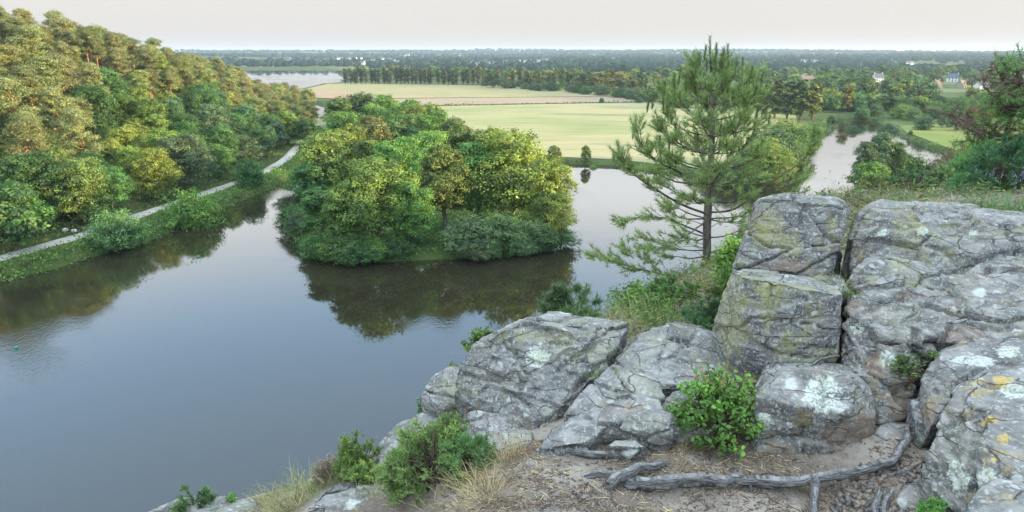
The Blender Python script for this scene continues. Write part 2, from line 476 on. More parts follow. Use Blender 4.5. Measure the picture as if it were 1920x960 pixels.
# ------------------------------------------------------------------ tree kinds (built once, copied)
def crown_mesh(name, seed, lobes, clumps, leaves, L, W, mat=None, flat=1.0, csize=.30, up=.5, hollow=.75, low=-.35):
    r = np.random.default_rng(seed)
    C, N, t = [], [], []
    for (c, rad) in lobes:
        c = np.asarray(c, float); rad = np.asarray(rad, float)
        d = rand_dir(clumps, r); d[:, 2] = np.where(d[:, 2] < low, -d[:, 2] * .6, d[:, 2]); d = unit(d)
        rr = hollow + (1 - hollow) * r.random(clumps)
        rr *= 1 + .16 * r.normal(size=clumps)
        cc = c + d * rad * rr[:, None]
        s = csize * rad.mean() * (.6 + .8 * r.random(clumps))
        ct = np.clip(.5 + .22 * r.normal(size=clumps), 0, 1)
        off = r.normal(size=(clumps, leaves, 3)) * s[:, None, None] * np.array((1, 1, .62 * flat)) * .62
        p = cc[:, None] + off
        nn = unit(d[:, None] * .8 + unit(off) * .8 + np.array((0, 0, up)) + .55 * r.normal(size=(clumps, leaves, 3)))
        C.append(p.reshape(-1, 3)); N.append(nn.reshape(-1, 3))
        t.append((ct[:, None] + .09 * r.normal(size=(clumps, leaves))).ravel())
    C = np.concatenate(C); N = np.concatenate(N); t = np.clip(np.concatenate(t), 0, 1)
    ok = C[:, 2] > .05; C, N, t = C[ok], N[ok], t[ok]
    k = .65 + .7 * r.random(len(C))
    V, F = leaf_quads(C, N, L * k, W * k, r)
    return make_mesh(name, V, F, mat or M_LEAF, {"tint": np.repeat(t, 4)})

def trunk_mesh(name, seed, h, r0, targets, wob=.03, seg=7, fork=.35, top=.9):
    r = np.random.default_rng(seed + 500); mb = MB()
    n = 9; z = np.linspace(-.4, h * top, n)
    w = np.cumsum(r.normal(size=(n, 2)) * wob * h / n * 2, 0)
    P = np.column_stack([w, z]); P[:2, :2] *= .2
    mb.put(*tube(P, r0 * (1.25 - np.linspace(0, 1.05, n)), seg))
    for c in targets:
        c = np.asarray(c, float)
        s = np.clip(fork + .35 * r.random(), .1, .9); a = np.array([np.interp(s * h, P[:, 2], P[:, k]) for k in range(3)])
        s2 = min(a[2], c[2] - .1 * h) ; a = np.array([np.interp(s2, P[:, 2], P[:, k]) for k in range(3)])
        mid = a * .45 + c * .55 + np.array((0, 0, -.04 * h)) + r.normal(size=3) * .02 * h
        q = np.array([a, a * .7 + mid * .3 + (0, 0, .01 * h), mid, c])
        mb.put(*tube(q, np.array((.42, .34, .22, .06)) * r0, 5))
    return mb.mesh(name, M_BARK, True)

KIND = {}
def kind_broad(key, seed, h=15.0, r=5.2, clear=.16, nl=13, clumps=26, leaves=26, L=.46, W=.29, tall=1.0, mat=None, csize=.36):
    g = np.random.default_rng(seed); lobes = []
    for i in range(nl):
        f = (i + .5) / nl; zc = clear + (1 - clear) * (.14 + .70 * f)
        prof = math.sin(math.pi * min(.97, .16 + .80 * f)) ** .6
        a = i * 2.4 + g.normal() * .4; q = r * prof * (.35 + .36 * g.random())
        rad = r * (.36 + .18 * g.random()) * (.75 + .35 * prof)
        lobes.append(((q * math.cos(a), q * math.sin(a), zc * h), (rad, rad, rad * .80 * tall)))
    KIND[key] = (trunk_mesh("trunk", seed, h, h * .020, [l[0] for l in lobes]), crown_mesh("crown", seed, lobes, clumps, leaves, L, W, mat, csize=csize), h)

def kind_pine(key, seed, h=15.0, r=3.6, clear=.52, nl=11, clumps=24, leaves=26, L=.46, W=.15):
    g = np.random.default_rng(seed); lobes = []
    for i in range(nl):
        f = (i + .5) / nl; zc = clear + (1 - clear) * (.05 + .84 * f)
        prof = (1 - f) ** .55 * .75 + .25
        a = i * 2.4 + g.normal() * .5; q = r * prof * (.35 + .45 * g.random()) * (f < .92)
        rad = r * (.30 + .16 * g.random())
        lobes.append(((q * math.cos(a), q * math.sin(a), zc * h), (rad, rad, rad * .62)))
    KIND[key] = (trunk_mesh("trunk", seed, h, h * .0145, [l[0] for l in lobes], wob=.05, fork=.5), crown_mesh("crown", seed, lobes, clumps, leaves, L, W, M_NEEDLE, flat=.8, csize=.42), h)

def kind_dome(key, seed, h=5.0, r=3.6, nl=12, clumps=34, leaves=24, L=.32, W=.12):
    g = np.random.default_rng(seed); lobes = []
    for i in range(nl):
        a = i * 2.4; f = math.sqrt((i + .3) / nl)
        q = r * .62 * f; zc = h * (.60 - .34 * f * f)
        rad = r * (.36 + .10 * g.random())
        lobes.append(((q * math.cos(a), q * math.sin(a), zc), (rad, rad, min(zc * 1.0, rad * 1.05 * h / r))))
    KIND[key] = (trunk_mesh("trunk", seed, h * .6, h * .028, [l[0] for l in lobes[:6]], fork=.15), crown_mesh("crown", seed, lobes, clumps, leaves, L, W, csize=.34, low=-.95), h)

def kind_poplar(key, seed, h=20.0, r=3.0, clumps=11, leaves=14, L=.95, W=.6):
    g = np.random.default_rng(seed); lobes = []
    for i in range(15):
        f = (i + .5) / 15; prof = math.sin(math.pi * (.1 + .84 * f)) ** .7
        a = i * 2.4; q = r * .45 * prof
        rad = r * (.42 + .16 * g.random()) * (.5 + .5 * prof)
        lobes.append(((q * math.cos(a), q * math.sin(a), h * (.12 + .84 * f)), (rad, rad, rad * 1.5)))
    KIND[key] = (trunk_mesh("trunk", seed, h, .3, [l[0] for l in lobes[:4]], wob=.01), crown_mesh("crown", seed, lobes, clumps, leaves, L, W, csize=.42), h)

for k in range(6): kind_broad("broad%d" % k, 40 + k, h=15, r=(5.2, 4.6, 5.8, 4.3, 5.4, 4.9)[k], clear=(.02, .06, .0, .12, .03, .0)[k], nl=15, clumps=44, leaves=30, L=.34, W=.22, csize=.30)
for k in range(5): kind_pine("pine%d" % k, 60 + k, r=(4.0, 3.6, 4.4, 3.8, 3.3)[k], clear=(.36, .46, .30, .26, .48)[k], nl=15, clumps=38, leaves=28, L=.36, W=.11)
for k in range(3): kind_dome("dome%d" % k, 80 + k, r=(3.6, 4.0, 3.2)[k])
for k in range(3): kind_poplar("poplar%d" % k, 90 + k)
for k in range(4): kind_broad("far%d" % k, 100 + k, h=14, r=5.6, clear=.05, nl=10, clumps=14, leaves=13, L=1.05, W=.7, csize=.4)
for k in range(2): kind_broad("shrub%d" % k, 120 + k, h=4, r=2.0, clear=.02, nl=10, clumps=20, leaves=20, L=.26, W=.14, csize=.4)

BARK_C = (.16, .125, .095); PINE_BARK = (.42, .24, .15)
def tree(kind, x, y, h, color, name, label, cat="tree", group=None, rot=None, wide=1.0, bark=None, z=None):
    tm, cm, h0 = KIND[kind]; s = h / h0
    root = bpy.data.objects.new(name, None); COL.objects.link(root)
    zz = float(terr(np.array([x]), np.array([y]))[0]) if z is None else z
    root.location = (x, y, zz); root.rotation_euler = (0, 0, rng.random() * 6.28 if rot is None else rot)
    root.scale = (s * wide, s * wide, s); root.empty_display_size = .3
    tag(root, label, cat, group)
    b = bark or (PINE_BARK if kind.startswith("pine") else BARK_C)
    add("trunk", tm, root, color=b); add("crown", cm, root, color=color)
    return root

def vary(c, a=.12):
    k = 1 + a * rng.normal(); return tuple(max(.004, v * k * (1 + .05 * rng.normal())) for v in c)

OLIVE, OAK, YEL, DARK, BLUE, FRESH, GREY = (.205, .228, .078), (.165, .235, .055), (.235, .29, .06), (.085, .17, .05), (.11, .185, .085), (.15, .27, .06), (.15, .235, .095)

# --- island: trees placed by hand, front to back: photo x of the crown, photo y of its top, metres ahead
ISLE = [
 (600, 345, 107, 14.0, "broad1", DARK, 1.15, "dark green tree low over the water at the island's near left corner"),
 (560, 410, 113, 8.0, "dome0", BLUE, 1.0, "bluish willow bush hanging over the water at the island's left edge"),
 (700, 285, 104, 0, "broad2", OAK, 1.05, "broad oak with yellowish top at the middle of the island's front"),
 (650, 330, 101, 0, "broad0", FRESH, .9, "deep green tree between the front oak and the dark corner tree"),
 (768, 330, 103, 0, "broad4", FRESH, .85, "fresh green tree just right of the island's front oak"),
 (832, 262, 112, 0, "broad3", OAK, 1.0, "tall tree with a bare visible trunk above the island's grassy gap"),
 (895, 250, 118, 0, "broad5", FRESH, 1.05, "green tree behind the grey willows on the island"),
 (962, 232, 117, 0, "broad2", YEL, 1.1, "large yellow-lit tree at the island's right shoulder"),
 (1030, 285, 112, 0, "broad0", YEL, .95, "yellow-green tree leaning out over the water at the island's right tip"),
 (1035, 350, 107, 0, "broad4", OAK, .8, "lower green tree at the island's right water edge"),
 (880, 405, 101.5, 0, "dome1", GREY, 1.0, "grey-green willow bush right of the grassy gap on the island front"),
 (945, 400, 103, 0, "dome0", GREY, 1.0, "grey-green willow bush in the middle of the island's front right row"),
 (1010, 410, 105, 0, "dome2", GREY, 1.0, "grey-green willow bush at the end of the island's front right row"),
 (915, 450, 100, 0, "dome2", GREY, .9, "small pale willow bush dipping to the water at the island front"),
 (745, 455, 99, 0, "dome1", DARK, .9, "low dark bush on the waterline below the front oak"),
 (655, 440, 98.5, 0, "dome2", DARK, 1.1, "low dark bush on the island's waterline near its left corner"),
 (600, 440, 100.5, 0, "dome1", DARK, 1.1, "dark bush overhanging the island's left front corner"),
 (552, 432, 118, 0, "dome2", DARK, 1.2, "dark bush on the island's left shore behind the bluish willow"),
 (545, 395, 128, 0, "dome0", BLUE, 1.2, "bluish bush farther back on the island's left shore"),
 (700, 462, 98.5, 0, "dome0", FRESH, 1.0, "low green bush on the waterline under the front oak's left side"),
 (1052, 425, 106.5, 0, "dome1", GREY, 1.0, "grey-green bush at the island's right tip by the water"),
 (975, 452, 101.5, 0, "dome1", GREY, .9, "low pale bush on the waterline below the grey willows"),
 (625, 462, 98.8, 0, "dome2", FRESH, 1.2, "green bush dipping into the water left of the front oak"),
 (675, 470, 97.5, 0, "dome1", DARK, 1.3, "dark waterline bush directly under the front oak"),
 (900, 470, 99.3, 0, "dome0", GREY, 1.2, "small grey bush at the right end of the island's grassy gap"),
 (1020, 455, 104, 0, "dome2", DARK, 1.2, "dark waterline bush near the island's right tip"),
 (598, 232, 134, 0, "broad5", YEL, 1.1, "sunlit yellow-green tree on the island's left side"),
 (570, 300, 128, 0, "broad3", DARK, 1.05, "dark tree over the narrow channel on the island's left side"),
 (650, 225, 146, 0, "broad1", YEL, 1.0, "sunlit tree behind the island's left yellow tree"),
 (690, 250, 138, 0, "broad0", OAK, 1.0, "olive green tree in the island's second row left of centre"),
 (745, 245, 132, 0, "broad4", FRESH, 1.0, "fresh green tree in the island's second row at the centre"),
 (800, 235, 142, 0, "broad2", FRESH, 1.0, "rounded green tree in the island's second row right of centre"),
 (860, 228, 148, 0, "broad3", OAK, 1.0, "olive tree in the island's second row behind the bare trunk"),
 (915, 228, 146, 0, "broad1", OAK, .9, "olive tree on the island's right side behind the large yellow one"),
 (640, 200, 178, 0, "broad2", FRESH, 1.0, "green tree in the island's third row on the left"),
 (700, 205, 172, 0, "broad5", OLIVE, 1.0, "olive tree in the island's third row, left of its middle"),
 (755, 205, 176, 0, "broad0", GREY, .9, "greyish thin tree in the island's third row at the middle"),
 (810, 200, 182, 0, "broad4", FRESH, 1.0, "green tree in the island's third row on the right"),
 (850, 212, 172, 0, "broad1", OAK, .9, "olive tree at the right end of the island's third row"),
 (632, 176, 232, 0, "broad3", FRESH, 1.1, "dark green tree at the left of the island's far end"),
 (675, 168, 240, 0, "broad2", DARK, 1.1, "dark rounded tree at the island's far end, second from its left"),
 (720, 170, 236, 0, "broad0", FRESH, 1.1, "rounded green tree at the island's far end, middle of the row"),
 (765, 178, 226, 0, "broad5", FRESH, 1.1, "green tree at the island's far end, second from its right"),
 (805, 186, 214, 0, "broad1", OAK, 1.1, "olive tree at the right of the island's far end"),
 (700, 185, 205, 0, "broad4", FRESH, 1.0, "green tree on the back half of the island, left of its middle"),
 (770, 188, 200, 0, "broad2", OAK, 1.0, "olive tree on the back half of the island, right of its middle"),
]
for px, py, d, h, kd, c, wd, lab in ISLE:
    t = at_y(px, py, d); zz = float(terr(np.array([t[0]]), np.array([d]))[0]); zz = max(zz, .3)
    tree(kd, t[0], d, max(3.0, (t[2] - zz)), vary(c, .06), "willow_bush" if kd.startswith("dome") else "island_tree", lab, "bush" if kd.startswith("dome") else "tree", "trees and bushes on the island", wide=1.12 * wd * (15 / max(9, t[2] - zz)) ** .35, z=zz - .1)

# --- wooded hill on the left: scattered by the slope, thinned to what can be seen
def scatter(n, x0, x1, y0, y1, dmin, okv, seed):
    g = np.random.default_rng(seed); P = np.column_stack([g.uniform(x0, x1, n), g.uniform(y0, y1, n)]); P = P[okv(P[:, 0], P[:, 1])]
    out = np.zeros((0, 2))
    for p in P:
        if len(out) == 0 or ((out - p) ** 2).sum(1).min() > dmin ** 2: out = np.vstack([out, p])
    return out
LBx, LBy = [p[0] for p in LEFT_BANK], [p[1] for p in LEFT_BANK]
def hill_ok(x, y):
    off = sdist(x, y, LEFT_BANK, closed=False)
    px, py = proj(np.stack([x, y, terr(x, y) + 9], -1))
    return (x < np.interp(y, LBy, LBx)) & (off > np.interp(y, [100, 122, 185, 215], [17, 12.3, 12.3, 2.5])) & (off < 98) & (px > -90) & (px < 640) & (sdist(x, y, PATH, closed=False) > 2.3)
pts = scatter(10000, -230, -53, 85, 425, 6.1, hill_ok, 5)
seen = []
for x, y in pts:
    off = float(sdist(np.array([x]), np.array([y]), LEFT_BANK, closed=False)[0]); seen.append((x, y, off))
for x, y, off in seen:
    z = float(terr(np.array([x]), np.array([y]))[0]); px, py = proj((x, y, z + 12)); u = rng.random()
    taper = np.interp(y, [250, 330, 420], [1, .95, .8])
    if px < 285 and off < 37 and py > 300 and u < .55: continue                       # the bracken clearing above the path
    if off > 48 or (px < 150 and off > 27) or (off > 34 and u < .45) or (y > 222 and u < .6):
        band = "on the left hill's skyline ridge" if off > 78 else ("high on the left hill" if off > 55 else "halfway up the left hill")
        dense = "olive green pine " + band
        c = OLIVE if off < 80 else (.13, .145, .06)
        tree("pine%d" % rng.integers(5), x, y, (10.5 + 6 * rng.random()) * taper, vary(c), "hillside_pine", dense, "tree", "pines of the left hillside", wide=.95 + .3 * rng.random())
    else:
        sp = rng.random()
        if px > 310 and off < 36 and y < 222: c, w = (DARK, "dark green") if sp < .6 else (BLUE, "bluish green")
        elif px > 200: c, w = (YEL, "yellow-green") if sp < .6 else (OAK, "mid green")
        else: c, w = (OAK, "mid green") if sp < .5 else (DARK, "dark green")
        row = "at the foot of the left hill" if off < 30 else "on the lower left hillside"
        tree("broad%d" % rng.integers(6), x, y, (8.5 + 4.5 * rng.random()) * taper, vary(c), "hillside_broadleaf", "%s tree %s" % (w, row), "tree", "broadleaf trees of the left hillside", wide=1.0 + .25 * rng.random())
print("hill trees", len(seen))

# --- bushes by the towpath
for px, pb, pt, d, kd, c, lab in [(360, 408, 330, 124, "dome0", FRESH, "rounded green bush on the bank side of the towpath, taller of the two"),
                                  (222, 452, 385, 106, "dome1", GREY, "grey-green dome bush hiding the towpath near its left end"),
                                  (470, 348, 300, 152, "dome2", DARK, "dark bush overhanging the towpath before the sunlit bend"),
                                  (35, 470, 355, 99, "shrub0", DARK, "dark leafy bush at the photo's left edge above the towpath"),
                                  (130, 415, 335, 118, "dome2", GREY, "greyish shrub in the bracken clearing above the towpath"),
                                  (75, 440, 380, 108, "shrub1", DARK, "small dark shrub low in the bracken clearing")]:
    b0 = at_z(px, pb, 1.4); hh = at_y(px, pt, b0[1])[2] - 1.2
    tree(kd, b0[0], b0[1], hh, vary(c, .05), "path_bush", lab, "bush", wide=1.0 if kd != "dome1" else 1.1)

# --- field-edge trees and bushes across the river
for px, pb, pt, kd, c, wd, lab in [(1040, 305, 245, "broad3", OAK, .95, "narrow tree at the meadow's river edge beside the island"),
                                   (1098, 300, 263, "broad1", OAK, .85, "small round tree alone on the meadow's river bank"),
                                   (1112, 306, 286, "dome1", FRESH, .9, "low bush at the foot of the small bank tree"),
                                   (1060, 306, 292, "dome0", DARK, .9, "low bush at the foot of the narrow bank tree"),
                                   (1138, 308, 293, "dome2", DARK, 1.1, "low bush on the meadow bank next to the pine's left side"),
                                   (1097, 177, 162, "dome0", DARK, 1.3, "wide dark bush before the poplar belt at the pasture's corner"),
                                   (1128, 193, 183, "dome2", DARK, .9, "small round bush standing on the hedge line"),
                                   (1198, 193, 181, "dome1", BLUE, .9, "round bush at the hedge line's end beside the pine"),
                                   (850, 158, 150, "dome2", DARK, .9, "small bush in front of the poplar row")]:
    b0 = at_z(px, pb, 1.3); hh = at_y(px, pt, b0[1])[2] - 1.3
    tree(kd, b0[0], b0[1], max(hh, 1.5), vary(c, .05), "meadow_bush" if kd.startswith("dome") else "meadow_tree", lab, "bush" if kd.startswith("dome") else "tree", wide=wd)
hm = MB(); hr = np.random.default_rng(3)
A, B_ = np.array((-88, 381, 1.4)), np.array((82, 428, 1.4))
s = hr.random(2600); C = A + (B_ - A) * s[:, None] + hr.normal(size=(2600, 3)) * (.5, .5, .35) * (1 + (vnoise(np.stack([s * 30, s * 0, s * 0], -1), 2) > .4))[:, None]
V, F = leaf_quads(C, unit(hr.normal(size=(2600, 3)) + (0, -.5, .8)), .9, .6, hr); hm.put(V, F, np.repeat(hr.random(2600), 4))
tag(add("hedge", hm.mesh("hedge", M_LEAF), color=DARK), "low dark hedge line crossing the meadow", "hedge")

# --- poplar row along the pasture
for k, px in enumerate(np.linspace(648, 905, 34)):
    b0 = at_z(px + rng.normal() * 1.5, 157.5 + (px - 648) * .008, 1.3)
    tree("poplar%d" % (k % 3), b0[0], b0[1] + rng.normal() * 3, 14.6 + rng.normal() * 1.0, vary((.095, .13, .055), .1), "poplar", "tall slim poplar in the straight row behind the pasture", "tree", "poplar row behind the pasture", wide=1.15)
HOUSE_PX = [(1645, 153), (1785, 153), (1755, 165), (1805, 164), (1512, 152), (1845, 167)]
def belt(n, xs, base, kinds, h, col, lab, grp, nm, cat="tree", jit=2.0, wide=1.0, dj=0):
    for k in range(n):
        px = xs[0] + (xs[1] - xs[0]) * (k + .5 + .6 * (rng.random() - .5)) / n
        pb = np.interp(px, [b[0] for b in base], [b[1] for b in base]) + rng.normal() * jit
        b0 = at_z(px, max(pb, 112), 1.3); hpx = h * 1.2 / b0[1] * FPX
        if any(abs(px - a) < 15 and pb > b - 1.5 and pb - hpx < b + 1 for a, b in HOUSE_PX): continue
        tree(kinds[rng.integers(len(kinds))], b0[0], b0[1] + dj * rng.random(), h * (.8 + .4 * rng.random()), vary(col[rng.integers(len(col))]), nm, lab, cat, grp, wide=wide)
belt(30, (895, 1215), [(895, 160), (1000, 164), (1215, 181)], ["poplar0", "poplar1", "far0", "far2"], 15, [(.13, .165, .06), (.09, .135, .055), (.18, .20, .065)], "mixed tall tree in the belt between pasture and distant villages", "tree belt behind the pasture", "belt_tree", wide=1.15)
belt(26, (905, 1225), [(905, 163), (1000, 168), (1100, 175), (1225, 190)], ["dome0", "dome1", "far1"], 6.5, [DARK, BLUE], "rounded bush along the foot of the tree belt", "bushes at the foot of the belt", "belt_bush", "bush", 1.0, 1.1)
belt(40, (640, 1240), [(640, 146), (1240, 158)], ["far0", "far1", "far2", "far3"], 14, [DARK, OAK, BLUE], "dark round tree behind the tall belt", "trees behind the tall belt", "valley_tree", wide=1.2)
# --- right valley: willows round the backwater, poplars, dark oaks among the houses
for px, pb, pt, kd, c, wd, lab in [
  (1665, 243, 217, "dome0", BLUE, 1.05, "round willow standing at the lawn's water corner"),
  (1598, 241, 219, "dome1", BLUE, .95, "round willow on the grassy spit by the water"),
  (1728, 244, 215, "dome2", BLUE, 1.05, "mushroom-shaped willow with a bare stem on the lawn"),
  (1707, 253, 244, "dome2", DARK, .9, "small clipped bush in the open lawn"),
  (1560, 223, 206, "dome0", BLUE, .9, "small round willow behind the grassy spit, leftmost there"),
  (1585, 226, 212, "dome1", BLUE, 1.1, "low willow behind the grassy spit"),
  (1615, 222, 200, "dome2", BLUE, 1.1, "round willow behind the spit bush"),
  (1640, 218, 196, "dome0", BLUE, 1.1, "pale willow left of the lawn corner willow, behind it"),
  (1690, 222, 196, "dome1", OAK, 1.25, "broad pale willow behind the lawn corner"),
  (1712, 226, 202, "dome0", BLUE, 1.1, "willow behind the mushroom-shaped one"),
  (1750, 222, 200, "dome2", BLUE, 1.1, "willow behind and right of the mushroom-shaped one"),
  (1790, 246, 196, "broad0", BLUE, 1.0, "hazy green tree at the lawn's far right"),
  (1840, 240, 185, "broad2", OAK, 1.1, "large hazy tree at the right rear of the lawn"),
  (1765, 240, 214, "broad4", BLUE, 1.0, "leafy tree at the lawn's back right beside the mushroom willow"),
  (1585, 210, 158, "poplar1", (.26, .29, .085), 1.7, "golden-lit feathery tree in the middle of the right valley"),
  (1632, 206, 178, "far1", YEL, 1.0, "yellow-green round tree right of the golden one"),
  (1560, 212, 180, "far2", DARK, 1.0, "dark tree left of the golden one"),
  (1452, 222, 150, "poplar0", (.15, .20, .075), 1.6, "tall hazy poplar clump tree nearest the pine's right side"),
  (1475, 224, 148, "poplar2", (.13, .18, .075), 1.6, "tall hazy poplar at the backwater, second from the pine"),
  (1500, 225, 150, "poplar1", (.15, .20, .075), 1.6, "tall hazy poplar at the backwater, third from the pine"),
  (1522, 225, 154, "poplar0", (.20, .23, .075), 1.5, "tall sunlit poplar at the backwater's head"),
  (1428, 222, 158, "poplar1", (.18, .21, .075), 1.6, "pale poplar seen through the pine's right branches"),
  (1405, 322, 268, "dome1", OAK, 1.1, "willow on the far river bank behind the pine, farthest left"),
  (1432, 330, 250, "broad5", YEL, 1.1, "yellow-lit tree on the far bank behind the pine's right boughs"),
  (1445, 312, 240, "dome0", BLUE, 1.1, "rounded willow on the far bank right of the yellow-lit tree"),
  (1468, 282, 225, "dome2", OAK, 1.2, "pale round willow at the bank bend by the bright water"),
  (1495, 285, 240, "dome1", FRESH, 1.1, "round green bush at the bank bend by the bright water"),
  (1510, 262, 236, "dome0", BLUE, 1.1, "farthest round bush along the bright water's left bank"),
  (1480, 305, 258, "dome0", OAK, .95, "full round willow on the point beside the bright water"),
  (1498, 300, 272, "dome2", BLUE, .9, "green bush on the very tip beside the bright water"),
  (1452, 330, 275, "dome1", OAK, 1.0, "wide green bush at the near corner of the far bank"),
  (1525, 252, 226, "dome2", OAK, 1.3, "round willow far up the bright water's left bank"),
  (1540, 240, 214, "dome1", BLUE, 1.3, "hazy bush at the head of the bright water"),
  (1370, 338, 275, "dome2", BLUE, 1.0, "green bush on the far bank behind the pine trunk"),
  (1340, 338, 290, "dome1", OAK, 1.0, "bush on the far bank just behind the pine stem"),
  (1300, 330, 300, "dome0", BLUE, 1.0, "low bush on the far bank left of the pine stem")]:
    b0 = at_z(px, pb, 1.2); hh = at_y(px, pt, b0[1])[2] - 1.2
    tree(kd, b0[0], b0[1], max(hh, 1.2), vary(c, .05), "valley_willow" if kd.startswith("dome") else "valley_tree", lab, "bush" if kd.startswith("dome") else "tree", wide=wd)
belt(52, (1530, 1905), [(1530, 186), (1905, 196)], ["far0", "far1", "far2", "far3"], 13, [DARK, BLUE, OAK], "dark olive tree in the wood between lawn and white houses", "trees between the lawn and the houses", "valley_tree", jit=5, wide=1.1)
belt(38, (1535, 1850), [(1535, 203), (1850, 214)], ["far0", "far1", "far3", "dome0", "dome1"], 8, [BLUE, OAK, DARK], "rounded green tree in the thicket just behind the willows", "thicket behind the willows", "valley_tree", jit=3, wide=1.15)
belt(34, (1420, 1700), [(1420, 176), (1700, 178)], ["far0", "far2", "far3", "poplar1"], 13, [OAK, DARK, BLUE], "hazy tree in the wood beyond the backwater poplars", "wood beyond the backwater", "valley_tree", jit=4, wide=1.15)
belt(30, (1530, 1900), [(1530, 163), (1900, 170)], ["far0", "far1", "far2", "pine0"], 14, [DARK, BLUE, OAK], "dark tree standing around the white houses", "trees around the houses", "valley_tree", jit=4, wide=1.15)
belt(46, (1230, 1900), [(1230, 150), (1900, 146)], ["far0", "far1", "far2", "far3"], 14, [DARK, OAK, BLUE], "dark round tree behind the white houses of the valley", "trees behind the houses", "valley_tree", jit=3.5, wide=1.25)
belt(44, (1215, 1560), [(1200, 192), (1560, 205)], ["far0", "far1", "far3", "dome0"], 10, [OAK, YEL, BLUE], "light green tree in the scrub behind the pine", "scrub trees behind the pine", "valley_tree", jit=5, wide=1.1)
belt(22, (1560, 1800), [(1560, 200), (1780, 215)], ["dome0", "dome1", "dome2"], 6, [BLUE, OAK], "low willow in the thicket behind the lawn", "willow thicket behind the lawn", "valley_willow", "bush", 3.0, 1.2)
# shore trees below the headland
for px, pb, pt, kd, c, wd, lab in [(1615, 356, 262, "broad5", BLUE, .8, "leafy tree at the left front of the shore clump"),
                                   (1640, 352, 243, "broad3", BLUE, .8, "slender green tree rising before the bright water, left of its clump"),
                                   (1668, 352, 262, "broad1", DARK, .85, "dark green tree in the middle of the shore clump before the inlet"),
                                   (1700, 350, 290, "shrub0", DARK, 1.0, "low dark bush at the right of the shore clump by the inlet"),
                                   (1625, 372, 305, "shrub1", FRESH, .9, "fresh green bush at the foot of the shore clump")]:
    b0 = at_z(px, pb, 1.5); hh = at_y(px, pt, b0[1])[2] - 1.0
    tree(kd, b0[0], b0[1], hh, vary(c, .05), "shore_tree" if kd.startswith("broad") else "shore_bush", lab, "tree" if kd.startswith("broad") else "bush", wide=wd)

# --- far woods beyond counting: one mass of rough crowns
def far_wood():
    g = np.random.default_rng(77)
    bm = bmesh.new(); bmesh.ops.create_icosphere(bm, subdivisions=2, radius=1.0)
    V0 = np.array([v.co for v in bm.verts]); F0 = np.array([[v.index for v in f.verts] for f in bm.faces]); bm.free()
    variants = []
    for k in range(8):
        q = V0 * (1 + .30 * vnoise(V0 * 2.2 + 9 * k, k))[:, None] * (1 + .16 * g.normal(size=len(V0)))[:, None]; q[:, 2] = np.where(q[:, 2] < -.2, -.5, q[:, 2]); variants.append(q)
    bm = bmesh.new(); bmesh.ops.create_icosphere(bm, subdivisions=1, radius=1.0); L0 = np.array([v.co for v in bm.verts]); LF = np.array([[v.index for v in f.verts] for f in bm.faces]); bm.free()
    n = 9500
    D = 880 + (6200 - 880) * g.random(n * 5) ** 1.25; az = g.uniform(-.72, .74, n * 5)
    x, y = D * np.sin(az), D * np.cos(az)
    clear = fbm(np.stack([x * .0022, y * .0042, x * 0], -1), 3, 31)
    keep = (clear > -.36) & (-sdist(x, y, WATER) > 12)
    keep &= ~((D < 1150) & (clear < .05))
    tp, _ = proj(np.stack([x, y, y * 0 + 5], -1))
    for q in TOWN:
        hp = float(proj(q)[0]); hd = float(np.hypot(q[0], q[1])); keep &= ~((np.abs(tp - hp) < 4.5) & (D < hd + 15) & (D > hd - 170))
    x, y, D = x[keep][:n], y[keep][:n], D[keep][:n]; z = terr(x, y)
    mb = MB()
    s = (4.4 + 3.0 * g.random(len(x))) * np.interp(D, [900, 2500, 6000], [1, 1.5, 2.4])
    tn = g.random(len(x))
    for k in range(16):
        m_ = (np.arange(len(x)) % 8 == k % 8) & ((D < 2300) if k < 8 else (D >= 2300))
        if k >= 8: V0, F0 = L0, LF
        P = (variants[k] if k < 8 else L0 * (1 + .22 * g.normal(size=len(L0)))[:, None])[None] * np.stack([s[m_], s[m_], s[m_] * np.interp(D[m_], [900, 2500, 6000], [1.0, .75, .5])], -1)[:, None] + np.stack([x[m_], y[m_], z[m_] + s[m_] * .45], -1)[:, None]
        nn = m_.sum()
        Fm = (F0[None] + (np.arange(nn) * len(V0))[:, None, None]).reshape(-1, 3)
        tt = np.clip(.15 + np.repeat(tn[m_], len(V0)) * .45 + .25 * g.random(nn * len(V0)), 0, 1)
        mb.put(P.reshape(-1, 3), Fm, tt)
    return tag(add("far_wood", mb.mesh("far_wood", M_FAR), color=(.030, .058, .042)), "hazy blue-green woods covering the distant hills", "woods", kind="stuff")
# ------------------------------------------------------------------ ground cover nobody could count
def cover(name, P, hgt, rad, per, L, W, color, label, seed, mat=None, upn=.9, cat="undergrowth"):
    g = np.random.default_rng(seed); n = len(P)
    sc = .5 + 1.0 * g.random(n)
    off = g.normal(size=(n, per, 3)) * np.array((rad, rad, hgt * .45)) * sc[:, None, None]; off[..., 2] = np.abs(off[..., 2])
    C = (P[:, None] + off).reshape(-1, 3)
    N = unit(unit(off).reshape(-1, 3) * .7 + np.array((0, 0, upn)) + .6 * g.normal(size=(n * per, 3)))
    k = .6 + .8 * g.random(len(C))
    V, F = leaf_quads(C, N, L * k, W * k, g)
    t = np.clip(np.repeat(.5 + .22 * g.normal(size=n), per) + .15 * g.normal(size=len(C)), 0, 1)
    return tag(add(name, make_mesh(name, V, F, mat or M_LEAF, {"tint": np.repeat(t, 4)}), color=color), label, cat, kind="stuff")

